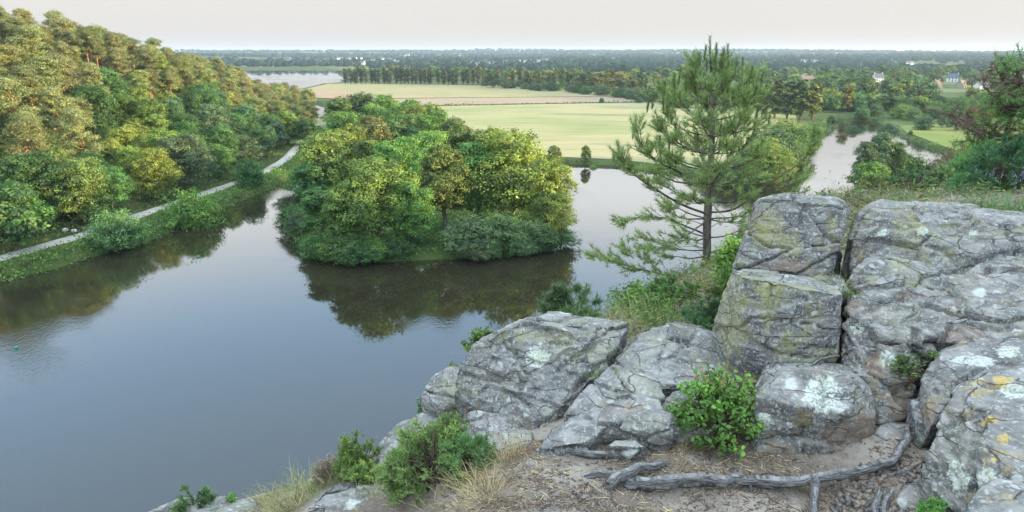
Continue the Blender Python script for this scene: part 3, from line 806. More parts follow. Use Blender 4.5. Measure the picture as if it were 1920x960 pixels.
def on_ground(x, y, lift=0.0):
    return np.column_stack([x, y, terr(x, y) + lift])
g = np.random.default_rng(901)
x, y = g.uniform(-190, -58, 26000), g.uniform(85, 420, 26000)
off = sdist(x, y, LEFT_BANK, closed=False); px, py = proj(on_ground(x, y, 1))
clr = (px < 285) & (off < 36)
k = (x < np.interp(y, LBy, LBx)) & (off > 11.5) & (off < 75) & (px > -60) & (px < 610)
kk = k & ~(clr & (g.random(len(x)) < .45))
cover("hillside_undergrowth", on_ground(x[kk], y[kk], .05), 2.3, .85, 9, .42, .26, (.10, .16, .05), "tangled green undergrowth under the trees of the left hill", 902)
kb = k & clr & (g.random(len(x)) < .8)
cover("bracken", on_ground(x[kb], y[kb], .02), .6, .55, 9, .36, .16, (.27, .185, .105), "brownish dry bracken in the clearing above the towpath", 903)
x, y = g.uniform(-110, -50, 30000), g.uniform(80, 330, 30000)
off = sdist(x, y, LEFT_BANK, closed=False); d_path = sdist(x, y, PATH, closed=False)
k = (x < np.interp(y, LBy, LBx) + 1.0) & (off < 6.4) & (d_path > 1.9)
cover("bank_grass", on_ground(x[k], y[k], .1), 1.05, .42, 11, .42, .16, (.13, .215, .05), "tall lush grass along the far bank below the towpath", 904, cat="grass")
k2 = (x < np.interp(y, LBy, LBx)) & (off < 15) & (d_path > 1.7) & (d_path < 5.5) & (off > 6)
cover("verge_grass", on_ground(x[k2], y[k2], .02), .4, .4, 10, .30, .10, (.20, .215, .07), "short mixed grass on the towpath's verges", 905, cat="grass")
x, y = g.uniform(-52, 14, 9000), g.uniform(94, 200, 9000)
di = sdist(x, y, ISLAND); k = (di > -.6) & ((y < 125) | (di < 4))
cover("island_grass", on_ground(x[k], y[k], -.1), 1.25, .5, 11, .36, .15, (.10, .205, .05), "deep green grass under the island trees", 906, cat="grass")
x, y = g.uniform(-100, 175, 60000), g.uniform(150, 400, 60000)
dw = -sdist(x, y, WATER); k = (dw > -.4) & (dw < 2.2) & (sdist(x, y, ISLAND) < -4) & (x > np.interp(y, LBy, LBx) + 12)
cover("meadow_bank_grass", on_ground(x[k], y[k], .0), .8, .6, 10, .5, .2, (.12, .185, .06), "rank grass fringing the meadow's and lawn's river edge", 907, cat="grass")
# ------------------------------------------------------------------ the ledge we look over: bare earth between rocks
def rz(px, py, z): return tuple(at_z(px, py, EYE + z))
CTRL = [rz(*q) for q in [(1000, 950, -2.2), (1300, 950, -2.22), (1600, 950, -2.25), (1100, 860, -2.2), (1300, 862, -2.16), (1500, 862, -2.16), (1680, 842, -2.12), (1000, 842, -2.22), (1200, 795, -2.2),
        (900, 930, -2.27), (950, 852, -2.27), (1380, 800, -2.2), (800, 920, -2.42), (700, 900, -2.68), (650, 872, -3.2), (560, 935, -2.95), (450, 948, -3.3), (330, 962, -3.7),
        (1000, 705, -2.65), (900, 725, -2.9), (1150, 655, -2.45), (1000, 625, -3.0), (1250, 655, -2.45), (1180, 592, -2.6), (1290, 598, -2.5), (1300, 560, -3.5), (1200, 562, -3.6), (1326, 532, -4.1), (1150, 560, -4.3),
        (1450, 695, -2.2), (1600, 695, -2.1), (1750, 800, -2.2), (1700, 385, -1.62), (1850, 402, -1.5), (1700, 352, -1.85), (1850, 342, -1.65), (1800, 312, -2.3), (1640, 345, -2.5), (1590, 372, -2.0), (1500, 380, -2.4), (1420, 400, -3.2)]]
CTRL += [(-3, 6, EYE - 7), (-1, 8, EYE - 8.5), (0.5, 11, EYE - 8), (2, 16, EYE - 9), (-4, 3.5, EYE - 6), (-4.5, 1, EYE - 5), (6.5, 18, EYE - 7.5), (12, 18, EYE - 4.4), (15, 10, EYE - .6), (8, 3, EYE - .6), (9, -2, EYE - .3), (-3, -2, EYE - 2.6), (0, 0, EYE - 1.75), (3, 0, EYE - 1.6), (1, 1.6, EYE - 2.05), (-1.2, 2.2, EYE - 2.5), (2.2, 2, EYE - 2.1), (16, 22, EYE - 8), (6.5, 11, EYE - 2.75), (9, 14, EYE - 3.7), (5, 9.5, EYE - 2.35), (4.6, 11.5, EYE - 3.6), (7.5, 9.6, EYE - 1.9), (3.5, 22, EYE - 13), (-4, 12, EYE - 14), (-5, 8, EYE - 12)]
CT = np.array(CTRL)
def _tps(A, B):
    d = np.hypot(A[:, None, 0] - B[None, :, 0], A[:, None, 1] - B[None, :, 1])
    return d                                                     # biharmonic-like linear kernel: no overshoot
_n = len(CT); _K = np.zeros((_n + 3, _n + 3)); _K[:_n, :_n] = _tps(CT, CT); _K[:_n, _n] = 1; _K[:_n, _n + 1:] = CT[:, :2]; _K[_n, :_n] = 1; _K[_n + 1:, :_n] = CT[:, :2].T
_W = np.linalg.solve(_K, np.concatenate([CT[:, 2], np.zeros(3)]))
def ledge(x, y):
    x = np.asarray(x, float); shp = x.shape; Q = np.column_stack([x.ravel(), np.asarray(y, float).ravel()])
    z = _tps(Q, CT) @ _W[:_n] + _W[_n] + Q @ _W[_n + 1:]
    n3 = np.column_stack([Q * 1.3, Q[:, 0] * 0])
    fine = np.interp(np.hypot(Q[:, 0] - 1, Q[:, 1] - 3.5), [0, 4, 12], [1, 1, 2.5])
    z = z + (.035 * fbm(n3, 3, 41) + .010 * fbm(n3 * 7, 3, 42)) * fine
    return z.reshape(shp)
def ax1(a, b, step, lo, hi, grow=1.13):
    c = list(np.arange(a, b, step)); s, v, up = step, c[-1], []
    while v < hi: s *= grow; v += s; up.append(v)
    s, v, dn = step, a, []
    while v > lo: s *= grow; v -= s; dn.append(v)
    return np.array(dn[::-1] + c + up)
lx, ly = ax1(-1.9, 3.3, .022, -6, 21), ax1(1.9, 5.2, .022, -6, 23)
LX, LY = np.meshgrid(lx, ly); LZ = ledge(LX, LY)
ii = np.arange(LX.size).reshape(LX.shape)
FL = np.stack([ii[:-1, :-1], ii[:-1, 1:], ii[1:, 1:], ii[1:, :-1]], -1).reshape(-1, 4)
m, nt, nd, lk, o = mat_new("ledge_earth")
pos = N_(nt, "ShaderNodeNewGeometry").outputs["Position"]
n1 = noise(nt, 2.2, 6, .6, pos); n2 = noise(nt, 22, 6, .7, pos); n3 = noise(nt, 95, 3, .6, pos)
c = mixc(nt, rampf(nt, n1, .38, .62), (.19, .147, .11), (.37, .31, .245))
c = mixc(nt, rampf(nt, n2, .5, .72, 0, .7), c, (.085, .062, .048))
c = mixc(nt, rampf(nt, n3, .55, .75, 0, .75), c, (.34, .30, .26))
p = N_(nt, "ShaderNodeBsdfPrincipled", {"Base Color": c, "Roughness": .97}); p.inputs["Specular IOR Level"].default_value = .15
hgt = mathn(nt, 'ADD', mathn(nt, 'MULTIPLY', n2, .7), mathn(nt, 'MULTIPLY', n3, .45))
lk.new(N_(nt, "ShaderNodeBump", {"Strength": .9, "Distance": .02, "Height": hgt}).outputs[0], p.inputs["Normal"])
lk.new(p.outputs[0], o.inputs[0]); M_EARTH = m
tag(add("ledge_ground", make_mesh("ledge_ground", np.stack([LX, LY, LZ], -1).reshape(-1, 3), FL, M_EARTH, smooth=True)), "trodden earth of the cliff ledge between the rocks", "ground", kind="structure")

# lichen-covered schist; object colour carries how much yellow-green lichen, orange lichen and rust each rock has
m, nt, nd, lk, o = mat_new("lichen_rock")
geo = N_(nt, "ShaderNodeNewGeometry"); pos = geo.outputs["Position"]
oi = N_(nt, "ShaderNodeObjectInfo")
amt = N_(nt, "ShaderNodeSeparateColor", {0: oi.outputs["Color"]})
va = N_(nt, "ShaderNodeVectorMath", {0: pos, 1: N_(nt, "ShaderNodeCombineXYZ", {0: mathn(nt, 'MULTIPLY', oi.outputs["Random"], 37.0), 1: mathn(nt, 'MULTIPLY', oi.outputs["Random"], 11.0), 2: 0.0}).outputs[0]}, operation='ADD').outputs[0]
grain = N_(nt, "ShaderNodeMapping", {"Vector": va, "Rotation": (.35, .15, .2), "Scale": (1, 1, 3.6)}).outputs[0]
a1 = noise(nt, 2.6, 6, .62, va, .5); a2 = noise(nt, 13, 7, .68, va, .3); a3 = noise(nt, 60, 4, .65, va); st = noise(nt, 5.5, 7, .66, grain, .8)
c = mixc(nt, rampf(nt, a1, .36, .64), (.062, .062, .062), (.182, .179, .172))
c = mixc(nt, rampf(nt, st, .40, .62, 0, .6), c, (.29, .285, .27))
c = mixc(nt, rampf(nt, a2, .50, .66, 0, .85), c, (.072, .074, .078))
c = mixc(nt, rampf(nt, a3, .53, .66, 0, .6), c, (.44, .46, .46))
a4 = noise(nt, 130, 3, .6, va)
c = mixc(nt, rampf(nt, a4, .54, .66, 0, .6), c, (.055, .06, .065))
up_ = N_(nt, "ShaderNodeSeparateXYZ", {0: geo.outputs["Normal"]}).outputs[2]                 # faces turned upward are mixed paler and smoother-coloured
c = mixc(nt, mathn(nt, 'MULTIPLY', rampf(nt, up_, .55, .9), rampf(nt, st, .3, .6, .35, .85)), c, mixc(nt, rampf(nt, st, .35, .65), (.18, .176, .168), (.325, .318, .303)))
# rust-brown stain
s1 = noise(nt, 4.0, 5, .6, grain, 1.0)
c = mixc(nt, mathn(nt, 'MULTIPLY', rampf(nt, s1, .50, .68), amt.outputs[2], True), c, (.23, .165, .115))
# pale crustose lichen in rounded patches with ragged rims
wob = N_(nt, "ShaderNodeVectorMath", {0: va, 1: N_(nt, "ShaderNodeVectorMath", {0: N_(nt, "ShaderNodeTexNoise", {"Vector": va, "Scale": 16.0, "Detail": 4.0}).outputs["Color"], "Scale": .09}, operation='SCALE').outputs[0]}, operation='ADD').outputs[0]
def blotch(sc, r0, r1, pick):
    v = N_(nt, "ShaderNodeTexVoronoi", {"Vector": wob, "Scale": sc, "Randomness": 1.0})
    return mathn(nt, 'MULTIPLY', rampf(nt, v.outputs["Distance"], r0, r1, 1, 0), rampf(nt, N_(nt, "ShaderNodeSeparateColor", {0: v.outputs["Color"]}).outputs[0], pick, pick + .04), True)
l1 = blotch(4.5, .16, .24, .84); l2 = blotch(13, .18, .32, .72); l3 = blotch(42, .28, .45, .52)
tone = mixc(nt, rampf(nt, a3, .3, .7), (.46, .49, .45), (.60, .63, .59))
c = mixc(nt, mathn(nt, 'MULTIPLY', l1, .75), c, tone)
c = mixc(nt, mathn(nt, 'MULTIPLY', l2, .6), c, (.50, .53, .51))
c = mixc(nt, mathn(nt, 'MULTIPLY', l3, .38), c, (.53, .56, .54))
# particular patches that can be told apart
def patch(name, amount, colour):
    global c
    f_ = N_(nt, "ShaderNodeAttribute", attribute_name=name).outputs["Fac"]
    f_ = mathn(nt, 'ADD', f_, mathn(nt, 'MULTIPLY', mathn(nt, 'SUBTRACT', a2, .5), mathn(nt, 'MULTIPLY', rampf(nt, f_, .0, .25), 3.2)))
    c = mixc(nt, mathn(nt, 'MULTIPLY', mathn(nt, 'MULTIPLY', rampf(nt, f_, .14, .34), rampf(nt, a3, .36, .52, .35, 1.0)), amount), c, colour)
patch("pale_patch", .85, mixc(nt, rampf(nt, a3, .35, .65), (.40, .45, .40), (.60, .64, .58)))
patch("ochre_patch", .65, (.20, .155, .06)); patch("orange_patch", .65, mixc(nt, rampf(nt, a3, .4, .6), (.50, .33, .06), (.62, .45, .10))); patch("rust_patch", .55, mixc(nt, rampf(nt, a3, .4, .6), (.30, .22, .155), (.19, .12, .08)))
patch("yellow_patch", .5, mixc(nt, rampf(nt, a3, .35, .65), (.22, .23, .11), (.36, .35, .15)))
# yellow-green and orange lichen
y1 = mathn(nt, 'MULTIPLY', rampf(nt, noise(nt, 3.3, 5, .65, wob), .47, .60), rampf(nt, a2, .38, .56))
c = mixc(nt, mathn(nt, 'MULTIPLY', y1, amt.outputs[0], True), c, (.30, .305, .12))
y2 = mathn(nt, 'MULTIPLY', rampf(nt, noise(nt, 4.5, 4, .6, wob), .56, .64), rampf(nt, a2, .42, .55))
c = mixc(nt, mathn(nt, 'MULTIPLY', y2, amt.outputs[1], True), c, (.55, .36, .06))
ck = N_(nt, 'ShaderNodeTexVoronoi', {'Vector': N_(nt, 'ShaderNodeVectorMath', {0: grain, 1: N_(nt, 'ShaderNodeVectorMath', {0: N_(nt, 'ShaderNodeTexNoise', {'Vector': grain, 'Scale': 3.0, 'Detail': 5.0}).outputs['Color'], 'Scale': .35}, operation='SCALE').outputs[0]}, operation='ADD').outputs[0], 'Scale': 2.6}, feature='DISTANCE_TO_EDGE').outputs['Distance']
ck = mathn(nt, 'MULTIPLY', rampf(nt, ck, .0, .022, 1, 0), rampf(nt, a1, .42, .56))
c = mixc(nt, mathn(nt, 'MULTIPLY', ck, .75), c, (.04, .038, .036))
hgt = mathn(nt, 'ADD', mathn(nt, 'SUBTRACT', mathn(nt, 'MULTIPLY', a2, .32), mathn(nt, 'MULTIPLY', ck, .5)), mathn(nt, 'MULTIPLY', a4, .08))
hgt = mathn(nt, 'ADD', mathn(nt, 'ADD', mathn(nt, 'MULTIPLY', hgt, 1.0), mathn(nt, 'MULTIPLY', a3, .2)), mathn(nt, 'MULTIPLY', st, .55))
c = mixc(nt, 1.0, c, (1.10, 1.04, .955), 'MULTIPLY')
p = N_(nt, "ShaderNodeBsdfPrincipled", {"Base Color": c, "Roughness": .88}); p.inputs["Specular IOR Level"].default_value = .25
lk.new(N_(nt, "ShaderNodeBump", {"Strength": .85, "Distance": .022, "Height": hgt}).outputs[0], p.inputs["Normal"])
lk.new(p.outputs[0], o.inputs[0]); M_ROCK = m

def polydist(px, py, line):
    d = np.full(px.shape, 1e9)
    for (ax, ay), (bx, by) in zip(line[:-1], line[1:]):
        ex, ey = bx - ax, by - ay
        t = np.clip(((px - ax) * ex + (py - ay) * ey) / (ex * ex + ey * ey), 0, 1)
        d = np.minimum(d, np.hypot(px - ax - t * ex, py - ay - t * ey))
    return d

def rock(label, pieces, color=(.3, .0, .2), vox=.0145, amp=.03, soft=1, cracks=(), name="rock", sink=.3, strata=.5, seed=None, back=.06, marks=(), taper=1.0):
    bm = bmesh.new()
    for pts in pieces:
        P = np.array([at_y(*q) for q in pts]); cen = P.mean(0)
        low = P.copy(); low[:, :2] = cen[:2] + (P[:, :2] - cen[:2]) * taper; low[:, 1] += back; low[:, 2] = P[:, 2].min() - sink
        b2 = bmesh.new()
        for q in np.vstack([P, low]): b2.verts.new(q)
        r_ = bmesh.ops.convex_hull(b2, input=b2.verts[:])
        bmesh.ops.delete(b2, geom=list({e_ for e_ in r_["geom_interior"] + r_["geom_unused"] if isinstance(e_, bmesh.types.BMVert)}), context='VERTS')
        tm = bpy.data.meshes.new("tmp"); b2.to_mesh(tm); b2.free(); bm.from_mesh(tm); bpy.data.meshes.remove(tm)
    me = bpy.data.meshes.new("tmp"); bm.to_mesh(me); bm.free()
    ob = bpy.data.objects.new("tmp", me); COL.objects.link(ob)
    md = ob.modifiers.new("r", 'REMESH'); md.mode = 'VOXEL'; md.voxel_size = vox
    ms = ob.modifiers.new("s", 'SMOOTH'); ms.iterations = soft; ms.factor = .6
    dg = bpy.context.evaluated_depsgraph_get(); ev = ob.evaluated_get(dg)
    out = bpy.data.meshes.new_from_object(ev, depsgraph=dg)
    bpy.data.objects.remove(ob); bpy.data.meshes.remove(me)
    n = len(out.vertices); co = np.empty(n * 3, np.float32); out.vertices.foreach_get("co", co); co = co.reshape(-1, 3).astype(float)
    nr = np.empty(n * 3, np.float32); out.vertices.foreach_get("normal", nr); nr = nr.reshape(-1, 3).astype(float)
    sd = (len(label) * 7 + int(pieces[0][0][0])) % 997 if seed is None else seed
    R = Matrix.Rotation(.35, 3, 'X') @ Matrix.Rotation(.15, 3, 'Y'); Q = co @ np.array(R)
    d = amp * .40 * fbm(co * 2.2, 2, sd) + amp * .16 * fbm(co * 9, 3, sd + 9)
    rd = fbm(np.column_stack([Q[:, 0] * 3, Q[:, 1] * 3, Q[:, 2] * 17]), 4, sd + 20)
    d += amp * strata * (np.abs(rd) ** .8 * -1.0 + .3)
    st = vnoise(co * 4.2, sd + 30); d += amp * .12 * (np.clip(st * 3, -1, 1))               # broken, stepped facets
    cell = np.random.default_rng(sd); nb = int(np.clip(np.prod(np.ptp(co, axis=0)) / .028, 8, 50))
    cc = co.min(0) + cell.random((nb, 3)) * np.ptp(co, axis=0); S = np.array((1, 1, 1.7))
    Qw = co + .03 * np.stack([fbm(co * 4, 3, sd + 60 + k) for k in range(3)], -1)
    dist = np.sqrt((((Qw[:, None] - cc[None]) * S) ** 2).sum(-1)); o1 = np.argsort(dist, 1)[:, :2]; f1 = np.take_along_axis(dist, o1, 1); gap = f1[:, 1] - f1[:, 0]
    hs_ = cell.uniform(-1, 1, nb); d += amp * .9 * hs_[o1[:, 0]] * sstep(0, .016, gap) - amp * 1.3 * np.exp(-(gap / .009) ** 2) * (hs_[o1[:, 0]] + hs_[o1[:, 1]] > -.2)
    d += amp * .12 * fbm(co * 34, 2, sd + 70)
    if cracks:
        px, py = proj(co); px = px + 5 * fbm(co * 7, 3, sd + 40); py = py + 5 * fbm(co * 7, 3, sd + 50)
        for line, w, dep in cracks:
            d -= dep * np.exp(-(polydist(px, py, line) / w) ** 2)
    ppx, ppy = proj(co); fac = (nr * (np.array((0, 0, EYE)) - co)).sum(1) > -.1
    for nm, cx, cy, rx, ry in marks:
        v_ = np.clip(1 - np.hypot((ppx - cx) / rx, (ppy - cy) / ry), 0, 1) * fac
        a_ = out.attributes.get(nm) or out.attributes.new(nm, 'FLOAT', 'POINT'); old = np.zeros(n, np.float32); a_.data.foreach_get("value", old); a_.data.foreach_set("value", np.maximum(old, v_).astype(np.float32))
    co = co + nr * d[:, None]
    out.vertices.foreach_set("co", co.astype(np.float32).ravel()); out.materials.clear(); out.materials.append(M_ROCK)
    out.polygons.foreach_set("use_smooth", np.ones(len(out.polygons), bool)); out.update(); out.name = name
    return tag(add(name, out, color=color), label, "rock", "rocks of the cliff ledge")

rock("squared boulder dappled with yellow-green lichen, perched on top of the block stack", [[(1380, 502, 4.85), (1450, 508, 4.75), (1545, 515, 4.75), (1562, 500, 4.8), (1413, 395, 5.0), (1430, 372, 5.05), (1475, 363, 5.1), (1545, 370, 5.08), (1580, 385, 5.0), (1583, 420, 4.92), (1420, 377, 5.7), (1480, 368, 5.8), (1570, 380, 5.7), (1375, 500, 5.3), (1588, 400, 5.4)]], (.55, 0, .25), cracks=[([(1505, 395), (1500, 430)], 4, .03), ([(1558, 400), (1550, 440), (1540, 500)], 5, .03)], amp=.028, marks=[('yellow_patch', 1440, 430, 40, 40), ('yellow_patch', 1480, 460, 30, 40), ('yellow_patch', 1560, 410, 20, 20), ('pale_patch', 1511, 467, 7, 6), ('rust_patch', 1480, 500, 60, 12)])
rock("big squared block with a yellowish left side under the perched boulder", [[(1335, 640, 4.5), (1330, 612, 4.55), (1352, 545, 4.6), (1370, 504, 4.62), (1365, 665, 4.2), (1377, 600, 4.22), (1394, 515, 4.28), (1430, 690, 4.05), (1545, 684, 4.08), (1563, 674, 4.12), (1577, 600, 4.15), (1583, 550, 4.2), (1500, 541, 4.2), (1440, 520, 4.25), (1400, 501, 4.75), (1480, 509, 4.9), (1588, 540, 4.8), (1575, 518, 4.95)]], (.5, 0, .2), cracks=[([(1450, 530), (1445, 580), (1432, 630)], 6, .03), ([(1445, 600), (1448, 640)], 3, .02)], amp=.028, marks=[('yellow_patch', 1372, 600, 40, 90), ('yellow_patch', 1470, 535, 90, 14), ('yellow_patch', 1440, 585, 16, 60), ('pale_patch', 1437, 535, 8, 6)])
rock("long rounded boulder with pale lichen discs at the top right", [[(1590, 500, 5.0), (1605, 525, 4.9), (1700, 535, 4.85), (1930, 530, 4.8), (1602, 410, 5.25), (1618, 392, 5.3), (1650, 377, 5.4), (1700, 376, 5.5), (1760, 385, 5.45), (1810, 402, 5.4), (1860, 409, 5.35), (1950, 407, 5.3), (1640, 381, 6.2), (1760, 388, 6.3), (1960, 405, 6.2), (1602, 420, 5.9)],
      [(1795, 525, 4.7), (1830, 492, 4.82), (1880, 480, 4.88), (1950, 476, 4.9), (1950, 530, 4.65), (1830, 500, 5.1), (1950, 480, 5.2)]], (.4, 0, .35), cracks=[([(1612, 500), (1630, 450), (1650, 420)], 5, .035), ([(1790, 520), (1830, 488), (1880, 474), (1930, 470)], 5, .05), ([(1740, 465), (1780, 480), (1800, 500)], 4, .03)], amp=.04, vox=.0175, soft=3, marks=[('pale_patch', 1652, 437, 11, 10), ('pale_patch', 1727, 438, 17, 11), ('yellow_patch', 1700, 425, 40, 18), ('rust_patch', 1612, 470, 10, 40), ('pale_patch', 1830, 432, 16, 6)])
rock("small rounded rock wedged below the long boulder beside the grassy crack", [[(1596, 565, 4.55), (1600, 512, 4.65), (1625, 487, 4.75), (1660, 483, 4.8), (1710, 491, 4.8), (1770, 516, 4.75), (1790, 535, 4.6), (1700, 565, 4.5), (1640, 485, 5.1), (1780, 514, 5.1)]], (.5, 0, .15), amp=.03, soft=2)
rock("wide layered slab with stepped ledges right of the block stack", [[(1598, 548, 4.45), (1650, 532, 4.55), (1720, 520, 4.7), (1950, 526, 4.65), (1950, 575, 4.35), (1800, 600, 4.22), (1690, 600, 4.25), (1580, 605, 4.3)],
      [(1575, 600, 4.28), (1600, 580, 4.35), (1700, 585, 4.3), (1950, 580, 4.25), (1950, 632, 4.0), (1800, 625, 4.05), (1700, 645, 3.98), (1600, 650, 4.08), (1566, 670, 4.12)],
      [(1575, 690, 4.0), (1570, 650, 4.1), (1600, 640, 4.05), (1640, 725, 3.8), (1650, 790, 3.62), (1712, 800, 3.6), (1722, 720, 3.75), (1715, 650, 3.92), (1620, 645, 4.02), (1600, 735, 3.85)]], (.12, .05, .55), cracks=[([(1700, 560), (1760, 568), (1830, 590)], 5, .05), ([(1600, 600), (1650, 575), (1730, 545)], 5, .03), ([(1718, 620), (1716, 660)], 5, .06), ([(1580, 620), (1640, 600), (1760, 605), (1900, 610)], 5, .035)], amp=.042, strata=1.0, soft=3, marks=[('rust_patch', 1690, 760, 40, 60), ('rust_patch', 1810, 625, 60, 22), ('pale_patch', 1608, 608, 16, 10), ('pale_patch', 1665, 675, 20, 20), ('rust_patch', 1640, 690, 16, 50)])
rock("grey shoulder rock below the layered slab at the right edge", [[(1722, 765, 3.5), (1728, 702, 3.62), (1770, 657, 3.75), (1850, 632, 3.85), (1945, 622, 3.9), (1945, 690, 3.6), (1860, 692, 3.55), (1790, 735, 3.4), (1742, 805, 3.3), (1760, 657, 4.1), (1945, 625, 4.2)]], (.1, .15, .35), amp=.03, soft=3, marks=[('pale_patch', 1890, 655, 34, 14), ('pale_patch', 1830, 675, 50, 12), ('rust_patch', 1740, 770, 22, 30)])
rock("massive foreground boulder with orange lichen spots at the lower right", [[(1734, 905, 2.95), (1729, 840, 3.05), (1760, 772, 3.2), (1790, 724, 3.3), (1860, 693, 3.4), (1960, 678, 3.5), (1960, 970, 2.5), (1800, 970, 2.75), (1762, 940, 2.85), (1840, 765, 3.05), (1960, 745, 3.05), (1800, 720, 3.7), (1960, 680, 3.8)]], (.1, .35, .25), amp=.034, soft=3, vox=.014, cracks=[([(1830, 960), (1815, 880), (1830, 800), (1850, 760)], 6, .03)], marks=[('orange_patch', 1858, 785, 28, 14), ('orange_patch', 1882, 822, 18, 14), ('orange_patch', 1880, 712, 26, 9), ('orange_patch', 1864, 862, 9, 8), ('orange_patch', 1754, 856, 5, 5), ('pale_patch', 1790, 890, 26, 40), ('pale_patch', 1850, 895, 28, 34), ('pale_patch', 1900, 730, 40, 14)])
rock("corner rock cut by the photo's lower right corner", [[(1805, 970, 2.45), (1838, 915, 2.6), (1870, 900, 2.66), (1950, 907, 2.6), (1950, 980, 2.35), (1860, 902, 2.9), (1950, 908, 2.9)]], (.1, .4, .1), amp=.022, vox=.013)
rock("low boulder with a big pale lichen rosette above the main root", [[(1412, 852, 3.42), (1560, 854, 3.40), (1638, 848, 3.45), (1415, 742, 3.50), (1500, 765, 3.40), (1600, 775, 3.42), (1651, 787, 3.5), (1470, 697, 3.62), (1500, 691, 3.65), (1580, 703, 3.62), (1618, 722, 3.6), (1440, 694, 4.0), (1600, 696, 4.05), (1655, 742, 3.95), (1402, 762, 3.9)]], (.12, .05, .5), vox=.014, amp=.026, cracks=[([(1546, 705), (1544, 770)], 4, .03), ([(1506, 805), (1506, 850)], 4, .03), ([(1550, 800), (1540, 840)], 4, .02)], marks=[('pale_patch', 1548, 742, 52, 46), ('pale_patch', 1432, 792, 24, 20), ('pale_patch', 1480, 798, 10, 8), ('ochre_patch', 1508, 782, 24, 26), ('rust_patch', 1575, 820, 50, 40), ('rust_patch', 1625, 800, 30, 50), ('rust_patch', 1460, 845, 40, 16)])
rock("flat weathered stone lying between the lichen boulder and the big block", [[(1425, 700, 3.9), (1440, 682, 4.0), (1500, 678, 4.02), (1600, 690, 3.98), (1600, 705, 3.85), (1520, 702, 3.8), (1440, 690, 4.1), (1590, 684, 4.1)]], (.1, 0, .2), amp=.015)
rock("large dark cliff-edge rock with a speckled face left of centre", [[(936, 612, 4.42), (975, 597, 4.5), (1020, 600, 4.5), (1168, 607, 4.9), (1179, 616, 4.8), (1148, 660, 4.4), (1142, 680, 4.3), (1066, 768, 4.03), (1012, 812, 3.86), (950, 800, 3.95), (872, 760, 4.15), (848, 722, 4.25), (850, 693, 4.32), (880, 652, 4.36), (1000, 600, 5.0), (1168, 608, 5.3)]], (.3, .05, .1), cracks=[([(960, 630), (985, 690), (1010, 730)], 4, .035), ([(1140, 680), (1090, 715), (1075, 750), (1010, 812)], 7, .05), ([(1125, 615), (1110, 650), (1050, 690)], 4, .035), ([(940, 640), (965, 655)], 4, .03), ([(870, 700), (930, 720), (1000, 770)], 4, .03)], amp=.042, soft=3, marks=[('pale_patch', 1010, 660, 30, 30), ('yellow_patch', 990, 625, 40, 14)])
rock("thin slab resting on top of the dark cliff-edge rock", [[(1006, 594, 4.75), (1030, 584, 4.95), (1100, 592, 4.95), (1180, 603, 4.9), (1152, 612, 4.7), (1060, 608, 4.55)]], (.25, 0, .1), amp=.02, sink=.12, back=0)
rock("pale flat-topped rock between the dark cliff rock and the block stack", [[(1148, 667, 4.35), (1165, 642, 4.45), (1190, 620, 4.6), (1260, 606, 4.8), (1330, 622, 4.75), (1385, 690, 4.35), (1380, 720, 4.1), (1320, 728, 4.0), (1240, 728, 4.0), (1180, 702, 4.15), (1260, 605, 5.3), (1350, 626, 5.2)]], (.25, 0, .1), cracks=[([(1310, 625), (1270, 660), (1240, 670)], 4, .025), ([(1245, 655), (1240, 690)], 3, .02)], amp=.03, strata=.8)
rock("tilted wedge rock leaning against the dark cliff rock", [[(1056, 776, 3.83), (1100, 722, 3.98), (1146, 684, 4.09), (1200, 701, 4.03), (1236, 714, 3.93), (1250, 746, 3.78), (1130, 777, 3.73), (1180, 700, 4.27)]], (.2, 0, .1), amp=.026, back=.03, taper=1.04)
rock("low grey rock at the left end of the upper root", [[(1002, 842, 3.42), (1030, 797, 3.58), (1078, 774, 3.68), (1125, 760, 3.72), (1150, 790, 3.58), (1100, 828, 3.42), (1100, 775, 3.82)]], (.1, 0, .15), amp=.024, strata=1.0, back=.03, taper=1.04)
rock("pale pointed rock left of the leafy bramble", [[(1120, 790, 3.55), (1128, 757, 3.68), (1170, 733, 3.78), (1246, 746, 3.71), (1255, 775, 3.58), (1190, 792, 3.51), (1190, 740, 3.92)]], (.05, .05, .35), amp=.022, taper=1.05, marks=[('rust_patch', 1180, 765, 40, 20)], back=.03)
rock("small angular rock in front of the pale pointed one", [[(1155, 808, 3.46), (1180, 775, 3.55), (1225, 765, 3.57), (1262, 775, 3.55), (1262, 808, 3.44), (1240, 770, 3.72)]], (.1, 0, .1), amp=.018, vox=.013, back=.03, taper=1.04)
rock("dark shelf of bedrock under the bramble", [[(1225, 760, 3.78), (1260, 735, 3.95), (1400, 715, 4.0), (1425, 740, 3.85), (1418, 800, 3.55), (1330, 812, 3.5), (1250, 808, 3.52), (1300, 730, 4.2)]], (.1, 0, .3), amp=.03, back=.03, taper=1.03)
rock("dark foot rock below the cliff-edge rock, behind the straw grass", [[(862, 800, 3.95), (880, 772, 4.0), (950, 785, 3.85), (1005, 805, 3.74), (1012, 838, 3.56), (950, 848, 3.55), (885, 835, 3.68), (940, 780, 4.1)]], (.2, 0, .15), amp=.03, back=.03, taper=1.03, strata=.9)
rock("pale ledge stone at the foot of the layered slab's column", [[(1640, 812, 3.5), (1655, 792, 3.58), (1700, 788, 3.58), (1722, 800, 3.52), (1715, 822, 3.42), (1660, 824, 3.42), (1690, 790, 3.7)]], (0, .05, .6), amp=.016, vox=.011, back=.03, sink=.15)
rock("small flat stone behind the upper root", [[(1135, 835, 3.36), (1150, 822, 3.42), (1195, 822, 3.42), (1215, 838, 3.34), (1180, 826, 3.53)]], (.1, 0, .2), amp=.012, vox=.011, sink=.1, back=.03, taper=1.04)
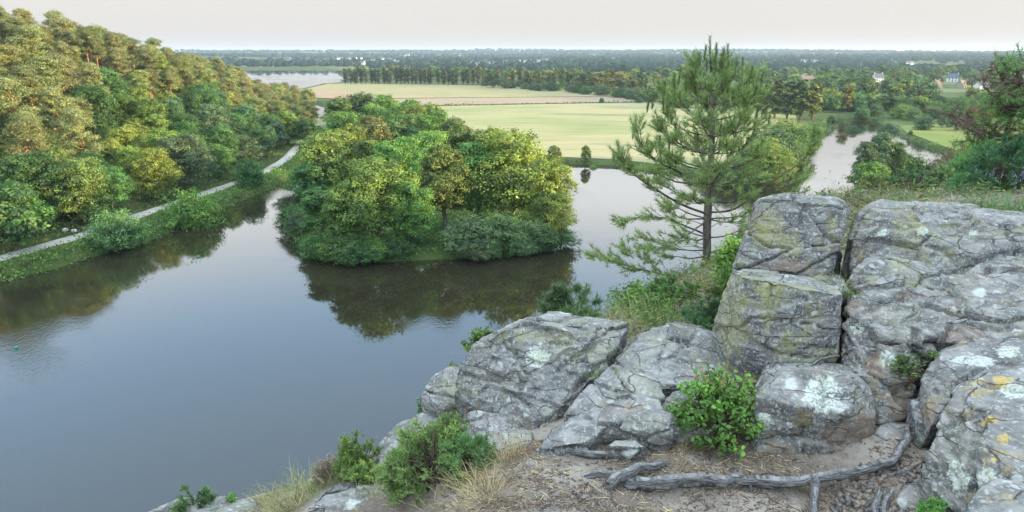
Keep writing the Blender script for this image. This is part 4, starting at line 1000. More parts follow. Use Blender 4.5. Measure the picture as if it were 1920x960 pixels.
rock("lumpy rock overhanging the water at the left of the dark cliff rock", [[(796, 750, 4.5), (806, 719, 4.65), (850, 691, 4.72), (874, 702, 4.6), (872, 748, 4.4), (830, 767, 4.35), (850, 695, 5.0)]], (.3, .1, .15), amp=.035, sink=.8)
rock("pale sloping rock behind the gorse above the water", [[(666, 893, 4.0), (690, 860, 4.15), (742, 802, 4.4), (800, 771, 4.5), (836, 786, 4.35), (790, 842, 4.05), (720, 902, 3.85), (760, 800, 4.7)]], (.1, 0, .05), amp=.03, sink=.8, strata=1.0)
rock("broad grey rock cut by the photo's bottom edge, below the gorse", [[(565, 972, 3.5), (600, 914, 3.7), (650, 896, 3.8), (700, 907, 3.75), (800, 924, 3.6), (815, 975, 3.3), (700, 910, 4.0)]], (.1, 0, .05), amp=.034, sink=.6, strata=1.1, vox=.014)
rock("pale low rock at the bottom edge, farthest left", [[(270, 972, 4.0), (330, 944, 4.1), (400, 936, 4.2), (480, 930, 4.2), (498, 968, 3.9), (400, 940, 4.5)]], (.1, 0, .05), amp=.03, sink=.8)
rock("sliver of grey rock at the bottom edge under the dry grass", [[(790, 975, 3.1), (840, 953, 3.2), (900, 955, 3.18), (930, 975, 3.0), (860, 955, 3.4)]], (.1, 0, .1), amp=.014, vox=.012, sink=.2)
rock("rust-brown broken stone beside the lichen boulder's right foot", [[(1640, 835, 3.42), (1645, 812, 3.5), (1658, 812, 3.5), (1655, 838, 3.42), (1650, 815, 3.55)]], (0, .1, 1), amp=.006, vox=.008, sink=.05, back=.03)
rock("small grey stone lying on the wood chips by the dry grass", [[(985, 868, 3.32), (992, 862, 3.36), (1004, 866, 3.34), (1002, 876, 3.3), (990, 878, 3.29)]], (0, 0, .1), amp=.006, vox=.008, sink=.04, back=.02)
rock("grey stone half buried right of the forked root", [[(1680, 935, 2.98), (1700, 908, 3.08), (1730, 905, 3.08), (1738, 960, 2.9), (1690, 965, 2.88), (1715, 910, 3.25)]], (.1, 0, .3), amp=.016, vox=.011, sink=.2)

def heath2(name, label, n, box, hgt, per, L, W, color, seed, test):
    g = np.random.default_rng(seed); x, y = g.uniform(box[0], box[1], n), g.uniform(box[2], box[3], n); k = test(x, y); x, y = x[k], y[k]
    return cover(name, np.column_stack([x, y, ledge(x, y)]), hgt, .07, per, L, W, color, label, seed, cat="heath")
heath2("slope_heath", "green heath plants covering the slope round the pine", 9000, (-1, 7.5, 5.4, 18), .22, 13, .062, .015, (.16, .215, .065), 71, lambda x, y: (x < .40 * y) & (x > -.06 * y - .2))
heath2("plateau_heath", "mixed green and brownish heath on the flat behind the boulders", 9500, (1.5, 16, 5.9, 19), .15, 12, .07, .019, (.17, .245, .09), 72, lambda x, y: (x > .38 * y) & (x < .86 * y))
heath2("dry_heath", "straw and rust coloured dry stems among the heath", 2200, (-.5, 14, 5.6, 17), .20, 10, .09, .009, (.33, .235, .14), 73, lambda x, y: (x < .86 * y) & (x > -.05 * y))
# ------------------------------------------------------------------ the young pine below the ledge
def young_pine(seed=4):
    g = np.random.default_rng(seed); D = 12.0
    root = bpy.data.objects.new("young_pine", None); COL.objects.link(root)
    tpx = np.array([(1325, 545), (1326, 530), (1326, 480), (1327, 430), (1329, 380), (1331, 330), (1333, 280), (1336, 230), (1336, 180), (1334, 135), (1332, 95)], float)
    TP = np.array([at_y(a, b, D) for a, b in tpx]); base = TP[1].copy()
    TP[:, 1] += np.array([0, 0, .02, .05, .03, -.02, -.04, 0, .04, .02, 0])
    tr = np.interp(TP[:, 2], [base[2], base[2] + 1.5, base[2] + 3, TP[-1, 2]], [.080, .070, .045, .011])
    mb = MB(); mb.put(*tube(TP - base, tr, 10)); bark = mb
    tz = TP[::-1, 2] if TP[0, 2] > TP[-1, 2] else TP[:, 2]
    def trunk_at(z): return np.array([np.interp(z, TP[:, 2], TP[:, k]) for k in range(3)])
    br, NB, ND, NL, NT = MB(), [], [], [], []
    def tuft(p, d, n=34, L=.13, tone=.5, ln=.15):
        d = unit(np.asarray(d, float)); s = g.random(n)
        b = p + d * (s * ln)[:, None] - d * ln * .7
        out = rand_dir(n, g); out = unit(out - (out @ d)[:, None] * d * .9)
        dd = unit(out * (.75 + .25 * g.random((n, 1))) + d * (.7 + .5 * s[:, None]) + np.array((0, 0, .15)))
        NB.append(b); ND.append(dd); NL.append(L * (.7 + .5 * g.random(n))); NT.append(np.clip(tone + .18 * g.normal(size=n), 0, 1))
    def candle(p, d, L):
        """upright spring shoot: bristles pressed along a straight stem"""
        d = unit(np.asarray(d, float)); br.put(*tube([p, p + d * L], [.007, .004], 5))
        n = 110; s = g.random(n); out = rand_dir(n, g)
        NB.append(p + d * (s * L)[:, None]); ND.append(unit(out * .55 + d)); NL.append(.085 * (.7 + .5 * g.random(n))); NT.append(np.clip(.16 + .12 * g.normal(size=n), 0, 1))
    def bough(pts, r0, dens=1.0, tone=.5, up=.35, start=.35):
        P = smooth_line(pts, 6); n = len(P)
        P = P + .012 * np.cumsum(g.normal(size=P.shape), 0) * np.linspace(0, 1, n)[:, None]
        br.put(*tube(P, r0 * np.linspace(1, .22, n), 6))
        T = unit(np.gradient(P, axis=0)); Ltot = np.linalg.norm(np.diff(P, axis=0), axis=1).sum()
        tuft(P[-1], T[-1] + (0, 0, up), 44, .13, tone + .08)
        k = int(Ltot * 14.5 * dens)
        for _ in range(k):
            s = start + (1 - start) * g.random() ** .8; i = min(n - 1, int(s * (n - 1)))
            side = unit(np.cross(T[i], (0, 0, 1.0))) * g.choice([-1, 1])
            dr = unit(T[i] * (.5 + .5 * g.random()) + side * (.3 + .8 * g.random()) + np.array((0, 0, up * (.3 + g.random()))) + .25 * g.normal(size=3))
            l = (.16 + .34 * g.random()) * (1.15 - .55 * s)
            q = P[i] + dr * l; m_ = P[i] + dr * l * .55 + np.array((0, 0, -.02))
            br.put(*tube([P[i], m_, q], [r0 * .32, r0 * .24, .004], 4))
            tuft(q, dr + (0, 0, up * .8), 28, .105, tone + .1 * g.normal(), .12)
            if g.random() < .7: tuft(m_ + .03 * g.normal(size=3), dr + (0, 0, up), 20, .11, tone - .05, .10)
    def pb(pts): return [at_y(a, b, d) for a, b, d in pts]
    # boughs that can be told apart
    for pts, r0, dn, tn, up, st in [
        ([(1326, 524, 12), (1300, 527, 11.8), (1240, 512, 11.5), (1185, 498, 11.3), (1140, 485, 11.2), (1103, 470, 11.1)], .022, 1.35, .52, .25, .30),
        ([(1240, 512, 11.5), (1215, 490, 11.4), (1190, 478, 11.3), (1165, 470, 11.25)], .010, 1.5, .5, .3, .1),
        ([(1323, 440, 12), (1290, 425, 11.8), (1249, 410, 11.5), (1205, 405, 11.3), (1165, 420, 11.2)], .020, 1.0, .48, .1, .35),
        ([(1328, 402, 12), (1272, 381, 11.7), (1220, 350, 11.4), (1178, 320, 11.2), (1158, 285, 11.1)], .026, 1.2, .5, .45, .4),
        ([(1322, 350, 12), (1280, 326, 11.7), (1240, 306, 11.4), (1210, 280, 11.2), (1195, 240, 11.1)], .022, 1.3, .5, .5, .3),
        ([(1331, 352, 12), (1350, 322, 11.7), (1372, 282, 11.5), (1383, 240, 11.4), (1388, 200, 11.4)], .022, 1.3, .55, .6, .3),
        ([(1331, 398, 12), (1377, 392, 11.8), (1430, 352, 11.6), (1482, 315, 11.4), (1515, 285, 11.3), (1529, 250, 11.3)], .022, .8, .5, .4, .5),
        ([(1430, 352, 11.6), (1450, 352, 11.5), (1480, 345, 11.4), (1500, 325, 11.35)], .010, 1.1, .5, .4, .2),
        ([(1331, 474, 12), (1372, 462, 11.9), (1405, 448, 11.8), (1425, 425, 11.8)], .014, 1.0, .48, .3, .4),
        ([(1328, 470, 12), (1280, 468, 12.1), (1235, 455, 12.2), (1195, 445, 12.3)], .014, 1.0, .45, .2, .3),
        ([(1329, 410, 12), (1290, 440, 11.5), (1250, 460, 11.3), (1215, 465, 11.2)], .014, 1.1, .5, .15, .35)]:
        bough(pb(pts), r0, dn, tn, up, st)
    # whorls round the stem, wider towards the middle of the crown
    for zpx, wl, wr, nb in [(118, 26, 24, 5), (145, 48, 50, 6), (172, 74, 74, 6), (200, 96, 86, 7), (230, 112, 92, 7), (262, 128, 96, 7), (292, 128, 98, 7), (322, 122, 100, 6), (352, 116, 96, 5), (385, 108, 88, 4), (420, 96, 74, 3), (455, 84, 60, 2)]:
        p0 = trunk_at(at_y(1331, zpx + 26, D)[2])
        a0 = g.random() * 6.28
        for k in range(nb):
            a = a0 + k * 6.28 / nb + .35 * g.normal(); ca, sa = math.cos(a), math.sin(a)
            w = (wr if ca > 0 else wl) / FPX * D * 1.0 * (.72 + .30 * g.random())
            rise = np.interp(zpx, [118, 250, 460], [.75, .42, .05]) * w
            e_ = p0 + np.array((ca * w, sa * w * .95, rise)); m_ = p0 + np.array((ca * w * .5, sa * w * .48, rise * .28 - .02))
            m2 = p0 + np.array((ca * w * .82, sa * w * .8, rise * .62))
            bough([p0, m_, m2, e_], .016 if zpx > 200 else .010, np.interp(zpx, [118, 180, 340, 470], [1.25, 1.3, 1.1, .55]), np.interp(zpx, [118, 330], [.40, .55]), np.interp(zpx, [118, 200, 300, 460], [.85, .45, .2, .08]), .28)
            if zpx < 300 and g.random() < .8: candle(e_, (.12 * ca, .12 * sa, 1), .14 + .12 * g.random())
    # dead twiggy snags low on the stem
    for k in range(14):
        p0 = trunk_at(base[2] + .4 + 1.5 * g.random()); a = g.random() * 6.28; l = .3 + .5 * g.random()
        d = np.array((math.cos(a), math.sin(a), -.05 + .3 * g.random()))
        br.put(*tube([p0, p0 + d * l * .5 + (0, 0, .03), p0 + d * l], [.008, .005, .002], 4))
    for a, b, L in [(1331, 104, .28), (1320, 116, .24), (1342, 112, .24), (1303, 140, .26), (1310, 128, .24), (1354, 130, .26), (1365, 118, .30), (1372, 145, .26), (1296, 160, .22), (1272, 160, .26), (1262, 168, .22), (1392, 148, .32), (1400, 152, .24), (1424, 175, .28), (1416, 178, .22), (1242, 196, .22), (1222, 205, .26), (1213, 212, .2), (1158, 300, .22), (1150, 305, .18), (1186, 262, .22), (1340, 125, .22), (1325, 135, .2), (1360, 160, .22), (1285, 180, .2), (1435, 225, .2), (1440, 235, .2), (1528, 266, .18)]:
        candle(at_y(a, b, 11.75 + .5 * g.random()), (.08 * g.normal(), .08 * g.normal(), 1), L)
    NBc, NDc, NLc, NTc = np.concatenate(NB), np.concatenate(ND), np.concatenate(NL), np.concatenate(NT)
    V, F, m_ = needle_tris(NBc - base, NDc, NLc, .010, g)
    add("trunk", bark.mesh("trunk", M_BARK, True), root, color=(.19, .165, .135))
    bv = br.mesh("branches", M_BARK, True); bv.transform(Matrix.Translation(Vector(-base)))
    add("branches", bv, root, color=(.17, .14, .115))
    add("crown", make_mesh("crown", V, F, M_NEEDLE, {"tint": np.repeat(NTc, m_)}), root, color=(.30, .385, .15))
    root.location = base
    tag(root, "young green pine with upright candles rising from the slope behind the block stack", "tree")
    print("pine needles", len(NBc))
young_pine()
# ------------------------------------------------------------------ plants of the ledge
def thing(name, loc, label, cat, group=None):
    o_ = bpy.data.objects.new(name, None); COL.objects.link(o_); o_.location = loc; o_.empty_display_size = .05
    return tag(o_, label, cat, group)

def spiky(label, base, w, h, color, seed, stems=120, twigs=4, needles=26, NLn=.024, NW=.0042, name="gorse_bush", cat="shrub", stemc=(.13, .10, .07), lean=(0, 0), asym=1.0, tone=.5):
    """gorse or juniper: stems fanning to a dome, short prickly sprays on their outer halves"""
    g = np.random.default_rng(seed); root = thing(name, base, label, cat); st = MB(); B, Dn, t = [], [], []
    nl = max(4, stems // 16); lob = rand_dir(nl, g); lob[:, 2] = np.abs(lob[:, 2]); lob = unit(lob); lt = np.clip(.5 + .2 * g.normal(size=nl), .1, .9)
    for k in range(stems):
        j = g.integers(nl); d = unit(lob[j] + .38 * g.normal(size=3)); d[2] = abs(d[2]) * .9 + .05
        e_ = d * np.array((w / 2, w / 2 * asym, h)) * (.72 + .36 * g.random()) + np.array((*lean, 0)) * d[2]
        m_ = e_ * .5 + np.array((0, 0, .10 * h)) + g.normal(size=3) * .03 * w
        s0 = g.normal(size=3) * np.array((.08, .08, 0)) * w
        st.put(*tube([s0, m_, e_], [.006 * (w / .6) ** .5, .0035, .0015], 4))
        for q in range(twigs):
            f = .45 + .55 * g.random(); p = m_ + (e_ - m_) * f if f > .5 else s0 + (m_ - s0) * f * 2
            dd = unit(unit(e_ - m_) + .75 * g.normal(size=3) + (0, 0, .35)); l = (.08 + .13 * g.random()) * h
            n = needles; s = g.random(n); o2 = rand_dir(n, g)
            B.append(p + dd * (s * l)[:, None]); Dn.append(unit(o2 + dd * .55)); t.append(np.clip(lt[j] + tone - .5 + .14 * g.normal(size=n) + .12 * (s - .5), 0, 1))
    B, Dn, t = np.concatenate(B), np.concatenate(Dn), np.concatenate(t)
    ok = B[:, 2] > -.15 * h; B, Dn, t = B[ok], Dn[ok], t[ok]
    V, F, m_ = needle_tris(B, Dn, NLn * (.6 + .7 * g.random(len(B))), NW * 1.25, g)
    add("stems", st.mesh("stems", M_BARK, True), root, color=stemc)["kind"] = "stuff"
    add("foliage", make_mesh("foliage", V, F, M_NEEDLE, {"tint": np.repeat(t, m_)}), root, color=color)["kind"] = "stuff"
    return root

def leafy(label, base, w, h, color, seed, stems=50, per=14, L=.036, W=.024, name="leafy_shrub", cat="shrub", stemc=(.16, .10, .07), redtips=0, bare=.0, asym=1.0):
    g = np.random.default_rng(seed); root = thing(name, base, label, cat); st = MB(); C, N, T, t = [], [], [], []
    for k in range(stems):
        d = rand_dir(1, g)[0]; d[2] = abs(d[2]) + .15; d = unit(d)
        e_ = d * np.array((w / 2, w / 2 * asym, h)) * (.65 + .42 * g.random()); m_ = e_ * .55 + np.array((0, 0, .14 * h)) + g.normal(size=3) * .05 * w
        s0 = g.normal(size=3) * np.array((.12, .12, 0)) * w
        P = smooth_line([s0, m_, e_], 6); st.put(*tube(P, np.linspace(.0045, .0015, len(P)), 4))
        ct = .5 + .2 * g.normal()
        for q in range(per):
            s = bare + (1 - bare) * g.random() ** .7; i = min(len(P) - 1, int(s * (len(P) - 1)))
            o2 = rand_dir(1, g)[0]; C.append(P[i] + o2 * L * (.4 + .9 * g.random())); N.append(unit(o2 * .5 + (0, -.25, .8) + .4 * g.normal(size=3))); T.append(o2); t.append(np.clip(ct + .16 * g.normal() + .2 * (e_[2] * s / h - .5), 0, 1))
    C, N, T, t = np.array(C), np.array(N), np.array(T), np.array(t)
    ok = C[:, 2] > 0; C, N, T, t = C[ok], N[ok], T[ok], t[ok]; n = len(C)
    Tt = unit(T - (T * N).sum(1)[:, None] * N); B = np.cross(N, Tt); sc = (.55 + .7 * g.random(n))[:, None]; l, w_ = L * sc, W * sc
    fold = N * w_ * .22
    V = np.stack([C - Tt * l / 2, C - Tt * l * .18 + B * w_ / 2 + fold, C + Tt * l * .2 + B * w_ * .38 + fold, C + Tt * l / 2, C + Tt * l * .2 - B * w_ * .38 + fold, C - Tt * l * .18 - B * w_ / 2 + fold], 1).reshape(-1, 3)
    b = np.arange(n)[:, None] * 6; F = np.concatenate([b + np.array([[0, 1, 2, 3]]), b + np.array([[0, 3, 4, 5]])])
    add("stems", st.mesh("stems", M_BARK, True), root, color=stemc)["kind"] = "stuff"
    add("leaves", make_mesh("leaves", V, F, M_LEAF, {"tint": np.repeat(t, 6)}), root, color=color)["kind"] = "stuff"
    if redtips:
        k = np.argsort(-C[:, 2])[:redtips * 4]; k = g.choice(k, redtips, replace=False)
        V2, F2 = leaf_quads(C[k] + N[k] * .012 + (0, 0, .02), N[k], L * .9, W * .7, g); add("young_leaves", make_mesh("young_leaves", V2, F2, M_LEAF, {"tint": np.full(len(V2), .6)}), root, color=(.36, .17, .05))["kind"] = "stuff"
    return root

def tuft(label, base, w, h, color, seed, n=160, bw=.004, name="grass_tuft", cat="grass", curve=.45, dry=0.0, spread=.9, seeds=0, seedc=(.2, .1, .2)):
    g = np.random.default_rng(seed); root = thing(name, base, label, cat)
    def mk(nm, k, col):
        b = g.normal(size=(k, 3)) * np.array((w / 3.2, w / 3.2, .0)); b[:, 2] = -.02
        d = unit(np.column_stack([b[:, :2] / (w / 3) * spread * .5 + .34 * spread * g.normal(size=(k, 2)), np.ones(k)]))
        V, F, m_ = blades(b, d, h * (.45 + .65 * g.random(k)), bw * (.6 + .8 * g.random(k)), curve * (.3 + g.random(k)), g, seg=3)
        add(nm, make_mesh(nm, V, F, M_GRASS, {"tint": np.repeat(np.clip(.5 + .22 * g.normal(size=k), 0, 1), m_)}), root, color=col)["kind"] = "stuff"
    if dry < 1: mk("blades", int(n * (1 - dry)), color)
    if dry > 0: mk("dry_blades", max(6, int(n * dry)), (.47, .36, .20))
    if seeds:
        k = seeds; b = g.normal(size=(k, 3)) * np.array((w / 3, w / 3, 0)); d = unit(np.column_stack([.25 * g.normal(size=(k, 2)), np.ones(k)])); L = h * (1 + .25 * g.random(k))
        V, F, m_ = blades(b, d, L, bw * .6, .08, g, seg=2); tp = b + d * L[:, None]
        add("stalks", make_mesh("stalks", V, F, M_GRASS, {"tint": np.full(len(V), .5)}), root, color=(.34, .26, .15))["kind"] = "stuff"
        q = np.repeat(tp, 9, 0) + g.normal(size=(k * 9, 3)) * (.004, .004, .018) - np.repeat(d, 9, 0) * .02
        V, F = leaf_quads(q, rand_dir(len(q), g), .013, .007, g); add("seed_heads", make_mesh("seed_heads", V, F, M_GRASS, {"tint": np.repeat(g.random(len(q)), 4)}), root, color=seedc)["kind"] = "stuff"
    return root

def gp(px, py, d=None, dz=0.0):
    """a base point on the ledge seen at a photo position (marches the sight line to the ground)"""
    r = ray(px, py); t = np.linspace(2.2, 30, 1500)
    X_, Y_, Z_ = r[0] * t, r[1] * t, EYE + r[2] * t
    if d is None:
        k = np.argmax(Z_ < ledge(X_, Y_)); d = Y_[k] if Z_[k] < ledge(X_[k:k + 1], Y_[k:k + 1])[0] else 12.0
    p = at_y(px, py, d); return (p[0], p[1], p[2] + dz)

def seat(px, py, d):
    """grounded base point seen at a photo position, and the size factor against the given distance"""
    p = gp(px, py); return p, p[1] / d
G_GORSE, G_GRASS, G_DRY = (.255, .385, .115), (.20, .28, .08), (.52, .41, .24)
# left, on the lip of the cliff
_p, _k = seat(815, 900, 4.0); spiky("large bushy green gorse above the dry grass at the cliff lip", _p, .72 * _k, .42 * _k, G_GORSE, 1, 190, 5, 30, lean=(.02, 0))
spiky("green gorse sprig crest leaning on the cliff rock, behind the large gorse", at_y(845, 830, 4.15), .30, .20, G_GORSE, 2, 60, 5, 26)
_p, _k = seat(680, 880, 4.5); spiky("yellow-green gorse beyond the pale sloping rock", _p, .36 * _k, .34 * _k, (0.207, 0.293, 0.073), 3, 90, 5, 28)
_p, _k = seat(690, 905, 3.85); spiky("low green gorse between the pale sloping rock and the bottom rock", _p, .40 * _k, .12 * _k, G_GORSE, 4, 70, 4, 24)
spiky("small gorse seedling standing up at the lower left against the water", at_y(368, 966, 4.12), .30, .26, (.14, .27, .085), 5, 46, 5, 26)
spiky("tiny gorse sprig right of the lower left seedling", at_y(430, 960, 4.15), .15, .13, (.15, .28, .08), 6, 18, 5, 24)
_p, _k = seat(620, 900, 4.5); spiky("grey dead twig tangle at the cliff lip left of the gorse", _p, .28 * _k, .20 * _k, (0.342, 0.256, 0.195), 7, 44, 4, 10, stemc=(.30, .24, .19), name="dead_shrub")
_p, _k = seat(555, 955, 3.95); tuft("yellow-green grass hummock on the cliff lip beside the bottom rock", _p, .46 * _k, .22 * _k, (0.268, 0.305, 0.073), 8, 520, .004, dry=.3, spread=1.2)
_p, _k = seat(590, 915, 4.15); tuft("pale green grass clump farther left on the cliff lip", _p, .30 * _k, .18 * _k, (0.244, 0.305, 0.098), 9, 300, .004, dry=.2)
_p, _k = seat(640, 905, 4.1); tuft("low green grass beside the yellow hummock", _p, .34 * _k, .13 * _k, (0.183, 0.281, 0.073), 10, 260, .004, dry=.1)
_p, _k = seat(950, 872, 3.42); tuft("tall straw-coloured grass tuft in front of the dark cliff rock", _p, .22 * _k, .26 * _k, G_DRY, 11, 260, .0034, dry=.75, seeds=16)
_p, _k = seat(925, 930, 3.16); tuft("straw grass clump bent over the wood chips", _p, .18 * _k, .20 * _k, G_DRY, 12, 220, .0032, dry=.9)
_p, _k = seat(860, 915, 3.5); tuft("thin dry grass at the foot of the large gorse", _p, .34 * _k, .14 * _k, G_DRY, 13, 200, .003, dry=.85)
_p, _k = seat(905, 815, 3.95); tuft("wispy pinkish grass stalks in front of the dark cliff rock", _p, .30 * _k, .20 * _k, (0.317, 0.268, 0.146), 14, 60, .003, dry=.6, seeds=22, seedc=(.30, .17, .15))
_p, _k = seat(830, 950, 3.2); tuft("sparse straw blades along the bottom edge by the grey rock", _p, .30 * _k, .10 * _k, G_DRY, 15, 130, .003, dry=.9)
leafy("fresh green leafy bush peeping over the dark cliff rock's left shoulder", at_y(905, 660, 4.9), .34, .22, (.13, .24, .045), 16, 50, 16, .034, .022)
leafy("small green plant under the lumpy overhanging rock", at_y(796, 775, 4.6), .14, .14, (.10, .20, .05), 17, 20, 12, .026, .018)
leafy("small yellow-green plant on the lumpy overhanging rock", at_y(850, 695, 4.75), .10, .06, (.17, .25, .05), 18, 16, 10, .02, .014)
_p, _k = seat(760, 905, 4.0); spiky("green gorse lobe at the left side of the large gorse", _p, .42 * _k, .24 * _k, G_GORSE, 81, 90, 5, 28)
_p, _k = seat(880, 880, 4.0); spiky("green gorse lobe at the right side of the large gorse", _p, .40 * _k, .26 * _k, (.17, .30, .10), 82, 90, 5, 28)
_p, _k = seat(520, 950, 4.0); tuft("yellowish grass fringe left of the grass hummock", _p, .34 * _k, .14 * _k, (.27, .30, .08), 83, 300, .004, dry=.35, spread=1.2)
_p, _k = seat(905, 905, 3.6); tuft("dense straw grass under the large gorse's right side", _p, .26 * _k, .17 * _k, G_DRY, 84, 260, .0032, dry=.85)
_p, _k = seat(975, 850, 3.6); tuft("fine straw grass behind the small grey stone", _p, .16 * _k, .15 * _k, G_DRY, 85, 160, .003, dry=.8, seeds=8)
_p, _k = seat(780, 935, 3.6); tuft("flattened straw grass beside the broad bottom rock", _p, .34 * _k, .09 * _k, G_DRY, 86, 220, .003, dry=.9, curve=.9, spread=1.4)
_p, _k = seat(1010, 885, 3.4); tuft("small straw tuft among the chips left of the tapering root", _p, .10 * _k, .07 * _k, G_DRY, 91, 90, .0028, dry=.8)
_p, _k = seat(720, 925, 3.8); tuft("green grass between the gorse and the broad bottom rock", _p, .30 * _k, .11 * _k, (.22, .31, .09), 92, 240, .0036, dry=.25)
_p, _k = seat(470, 955, 4.0); tuft("short pale grass behind the farthest left rock", _p, .30 * _k, .10 * _k, (.27, .31, .12), 93, 220, .004, dry=.3)
_p, _k = seat(890, 950, 3.3); tuft("matted straw grass at the bottom edge right of the gorse", _p, .26 * _k, .12 * _k, G_DRY, 94, 220, .003, dry=.9, curve=.8, spread=1.3)
_p, _k = seat(1215, 880, 3.3); tuft("thin straw blades between the looping and the upper root", _p, .14 * _k, .07 * _k, G_DRY, 95, 110, .0028, dry=.85)
_p, _k = seat(1600, 868, 3.3); tuft("dry blades behind the root's right half", _p, .16 * _k, .05 * _k, G_DRY, 96, 70, .0026, dry=.9)
# behind the cliff rocks, towards the pine
_p = at_y(1068, 612, 6.3); _p[2] = float(ledge(_p[:1], _p[1:2])[0]); spiky("small bushy pine sapling behind the dark cliff rock", _p, .68, float(at_y(1068, 528, 6.3)[2] - _p[2]), (.13, .195, .085), 19, 46, 6, 30, NLn=.075, NW=.007, name="pine_sapling", cat="tree")
_p = at_y(1006, 612, 5.4); _p[2] = float(ledge(_p[:1], _p[1:2])[0]); tuft("brownish dry grass at the left of the pine sapling", _p, .30, float(at_y(1006, 562, 5.4)[2] - _p[2]), G_DRY, 20, 200, .005, dry=.85)
_p, _k = seat(1195, 580, 8.6); leafy("bright green leafy bush right of the pine sapling on the slope", _p, .95 * _k, .36 * _k, (0.159, 0.305, 0.055), 21, 90, 18, .05, .035)
_p, _k = seat(1250, 598, 7.8); tuft("tall fresh grass in the middle of the slope below the pine", _p, .70 * _k, .42 * _k, (0.183, 0.317, 0.073), 22, 420, .006, dry=.15)
_p, _k = seat(1175, 612, 6.8); tuft("dry tawny grass at the near edge of the pine slope", _p, .62 * _k, .22 * _k, G_DRY, 23, 380, .005, dry=.6)
_p, _k = seat(1320, 612, 6.4); spiky("bluish green gorse on the slope just left of the block stack", _p, .50 * _k, .32 * _k, (0.122, 0.232, 0.104), 24, 110, 5, 26, NLn=.03)
_p, _k = seat(1312, 640, 5.6); spiky("dark gorse at the foot of the block's yellowish side", _p, .22 * _k, .20 * _k, (0.098, 0.201, 0.073), 25, 46, 5, 24)
_p, _k = seat(1365, 560, 8.6); spiky("green gorse mound between the pine trunk and the block stack", _p, .70 * _k, .48 * _k, (0.171, 0.293, 0.073), 26, 110, 5, 26, NLn=.035)
_p, _k = seat(1270, 570, 9.5); spiky("green gorse mound under the pine's lowest bough", _p, .95 * _k, .42 * _k, (0.146, 0.256, 0.073), 27, 120, 5, 26, NLn=.04, NW=.006)
_p, _k = seat(1375, 520, 10.5); leafy("leafy bush beside the pine's trunk foot", _p, .80 * _k, .75 * _k, (0.195, 0.305, 0.061), 28, 80, 16, .055, .036)
_p, _k = seat(1345, 548, 9.8); tuft("reddish brown dry stems at the pine's foot", _p, .55 * _k, .40 * _k, (0.403, 0.244, 0.146), 29, 160, .006, dry=.5)
_p, _k = seat(1270, 612, 5.9); tuft("mixed heather and grass beside the squared block, near the pale flat rock", _p, .42 * _k, .20 * _k, (0.159, 0.244, 0.073), 30, 260, .004, dry=.35, seeds=10, seedc=(.45, .18, .35))
# middle of the ledge
_p, _k = seat(1340, 822, 3.62); leafy("glossy green bramble bush in the middle of the ledge", _p, .62 * _k, .44 * _k, (0.159, 0.329, 0.061), 31, 170, 17, .031, .021, redtips=30, bare=.5, name="bramble_bush")
leafy("reddish-tipped bramble shoots rising in front of the big block", at_y(1395, 770, 3.9), .22, .26, (.20, .22, .05), 32, 16, 9, .030, .020, redtips=24, bare=.5, name="bramble_shoots")
_p, _k = seat(1275, 838, 3.5); tuft("pale grass tuft at the bramble's left foot", _p, .16 * _k, .17 * _k, (0.366, 0.366, 0.146), 33, 190, .0032, dry=.45)
_p, _k = seat(1275, 880, 3.28); tuft("straw grass below the bramble beside the main root", _p, .20 * _k, .13 * _k, G_DRY, 34, 200, .003, dry=.7)
_p, _k = seat(1390, 868, 3.36); tuft("dry stalks under the bramble by the lichen boulder", _p, .26 * _k, .12 * _k, G_DRY, 35, 110, .003, dry=.95)
_p, _k = seat(1460, 888, 3.26); tuft("short green and straw grass strip above the main root", _p, .24 * _k, .06 * _k, (0.305, 0.366, 0.110), 36, 300, .003, dry=.35, spread=1.3)
_p, _k = seat(1325, 925, 3.02); tuft("green grass hanging below the main root", _p, .18 * _k, .08 * _k, (0.220, 0.342, 0.061), 37, 170, .003, dry=.15, curve=.9, spread=1.4)
_p, _k = seat(1185, 812, 3.62); tuft("pale grass patch in the rock pocket left of the bramble", _p, .14 * _k, .06 * _k, (0.329, 0.378, 0.122), 38, 170, .0028, dry=.2)
_p, _k = seat(1140, 868, 3.36); tuft("short straw grass between the two roots", _p, .16 * _k, .05 * _k, G_DRY, 39, 150, .0028, dry=.7)
_p, _k = seat(1052, 812, 3.66); tuft("tiny green tuft by the upper root's left end", _p, .06 * _k, .04 * _k, (0.244, 0.366, 0.085), 40, 60, .0026)
tuft("grass sprouting in the crack of the dark cliff rock", at_y(1115, 700, 4.22), .10, .06, (.16, .26, .06), 41, 90, .003)
tuft("tufted sedge in the cleft behind the big block", at_y(1575, 530, 4.62), .18, .20, (.13, .21, .05), 42, 170, .0036, dry=.3, curve=.8)
tuft("short grass at the front of the cleft above the big block", at_y(1588, 545, 4.45), .10, .07, (.14, .24, .06), 43, 90, .003)
_p, _k = seat(1040, 775, 3.95); tuft("grass under the rocks at the dark cliff rock's foot", _p, .12 * _k, .10 * _k, (0.244, 0.268, 0.110), 44, 110, .003, dry=.5)
leafy("small trailing plant rooted in the layered slab's hollow", at_y(1700, 705, 3.72), .24, .15, (.10, .19, .05), 45, 46, 14, .017, .010, bare=.2, name="rock_plant")
leafy("smaller sprig right of the slab hollow's trailing plant", at_y(1748, 672, 3.85), .12, .06, (.13, .22, .06), 46, 22, 10, .014, .009, name="rock_plant")
_p, _k = seat(1748, 975, 2.82); spiky("feathery bright fern at the foot of the massive boulder", _p, .20 * _k, .13 * _k, (0.171, 0.342, 0.085), 47, 60, 5, 26, NLn=.014, NW=.003, name="fern", lean=(.02, -.02))
_p, _k = seat(1550, 916, 3.05); tuft("tiny green sprout under the main root's fork", _p, .05 * _k, .04 * _k, (0.146, 0.317, 0.061), 48, 40, .003)
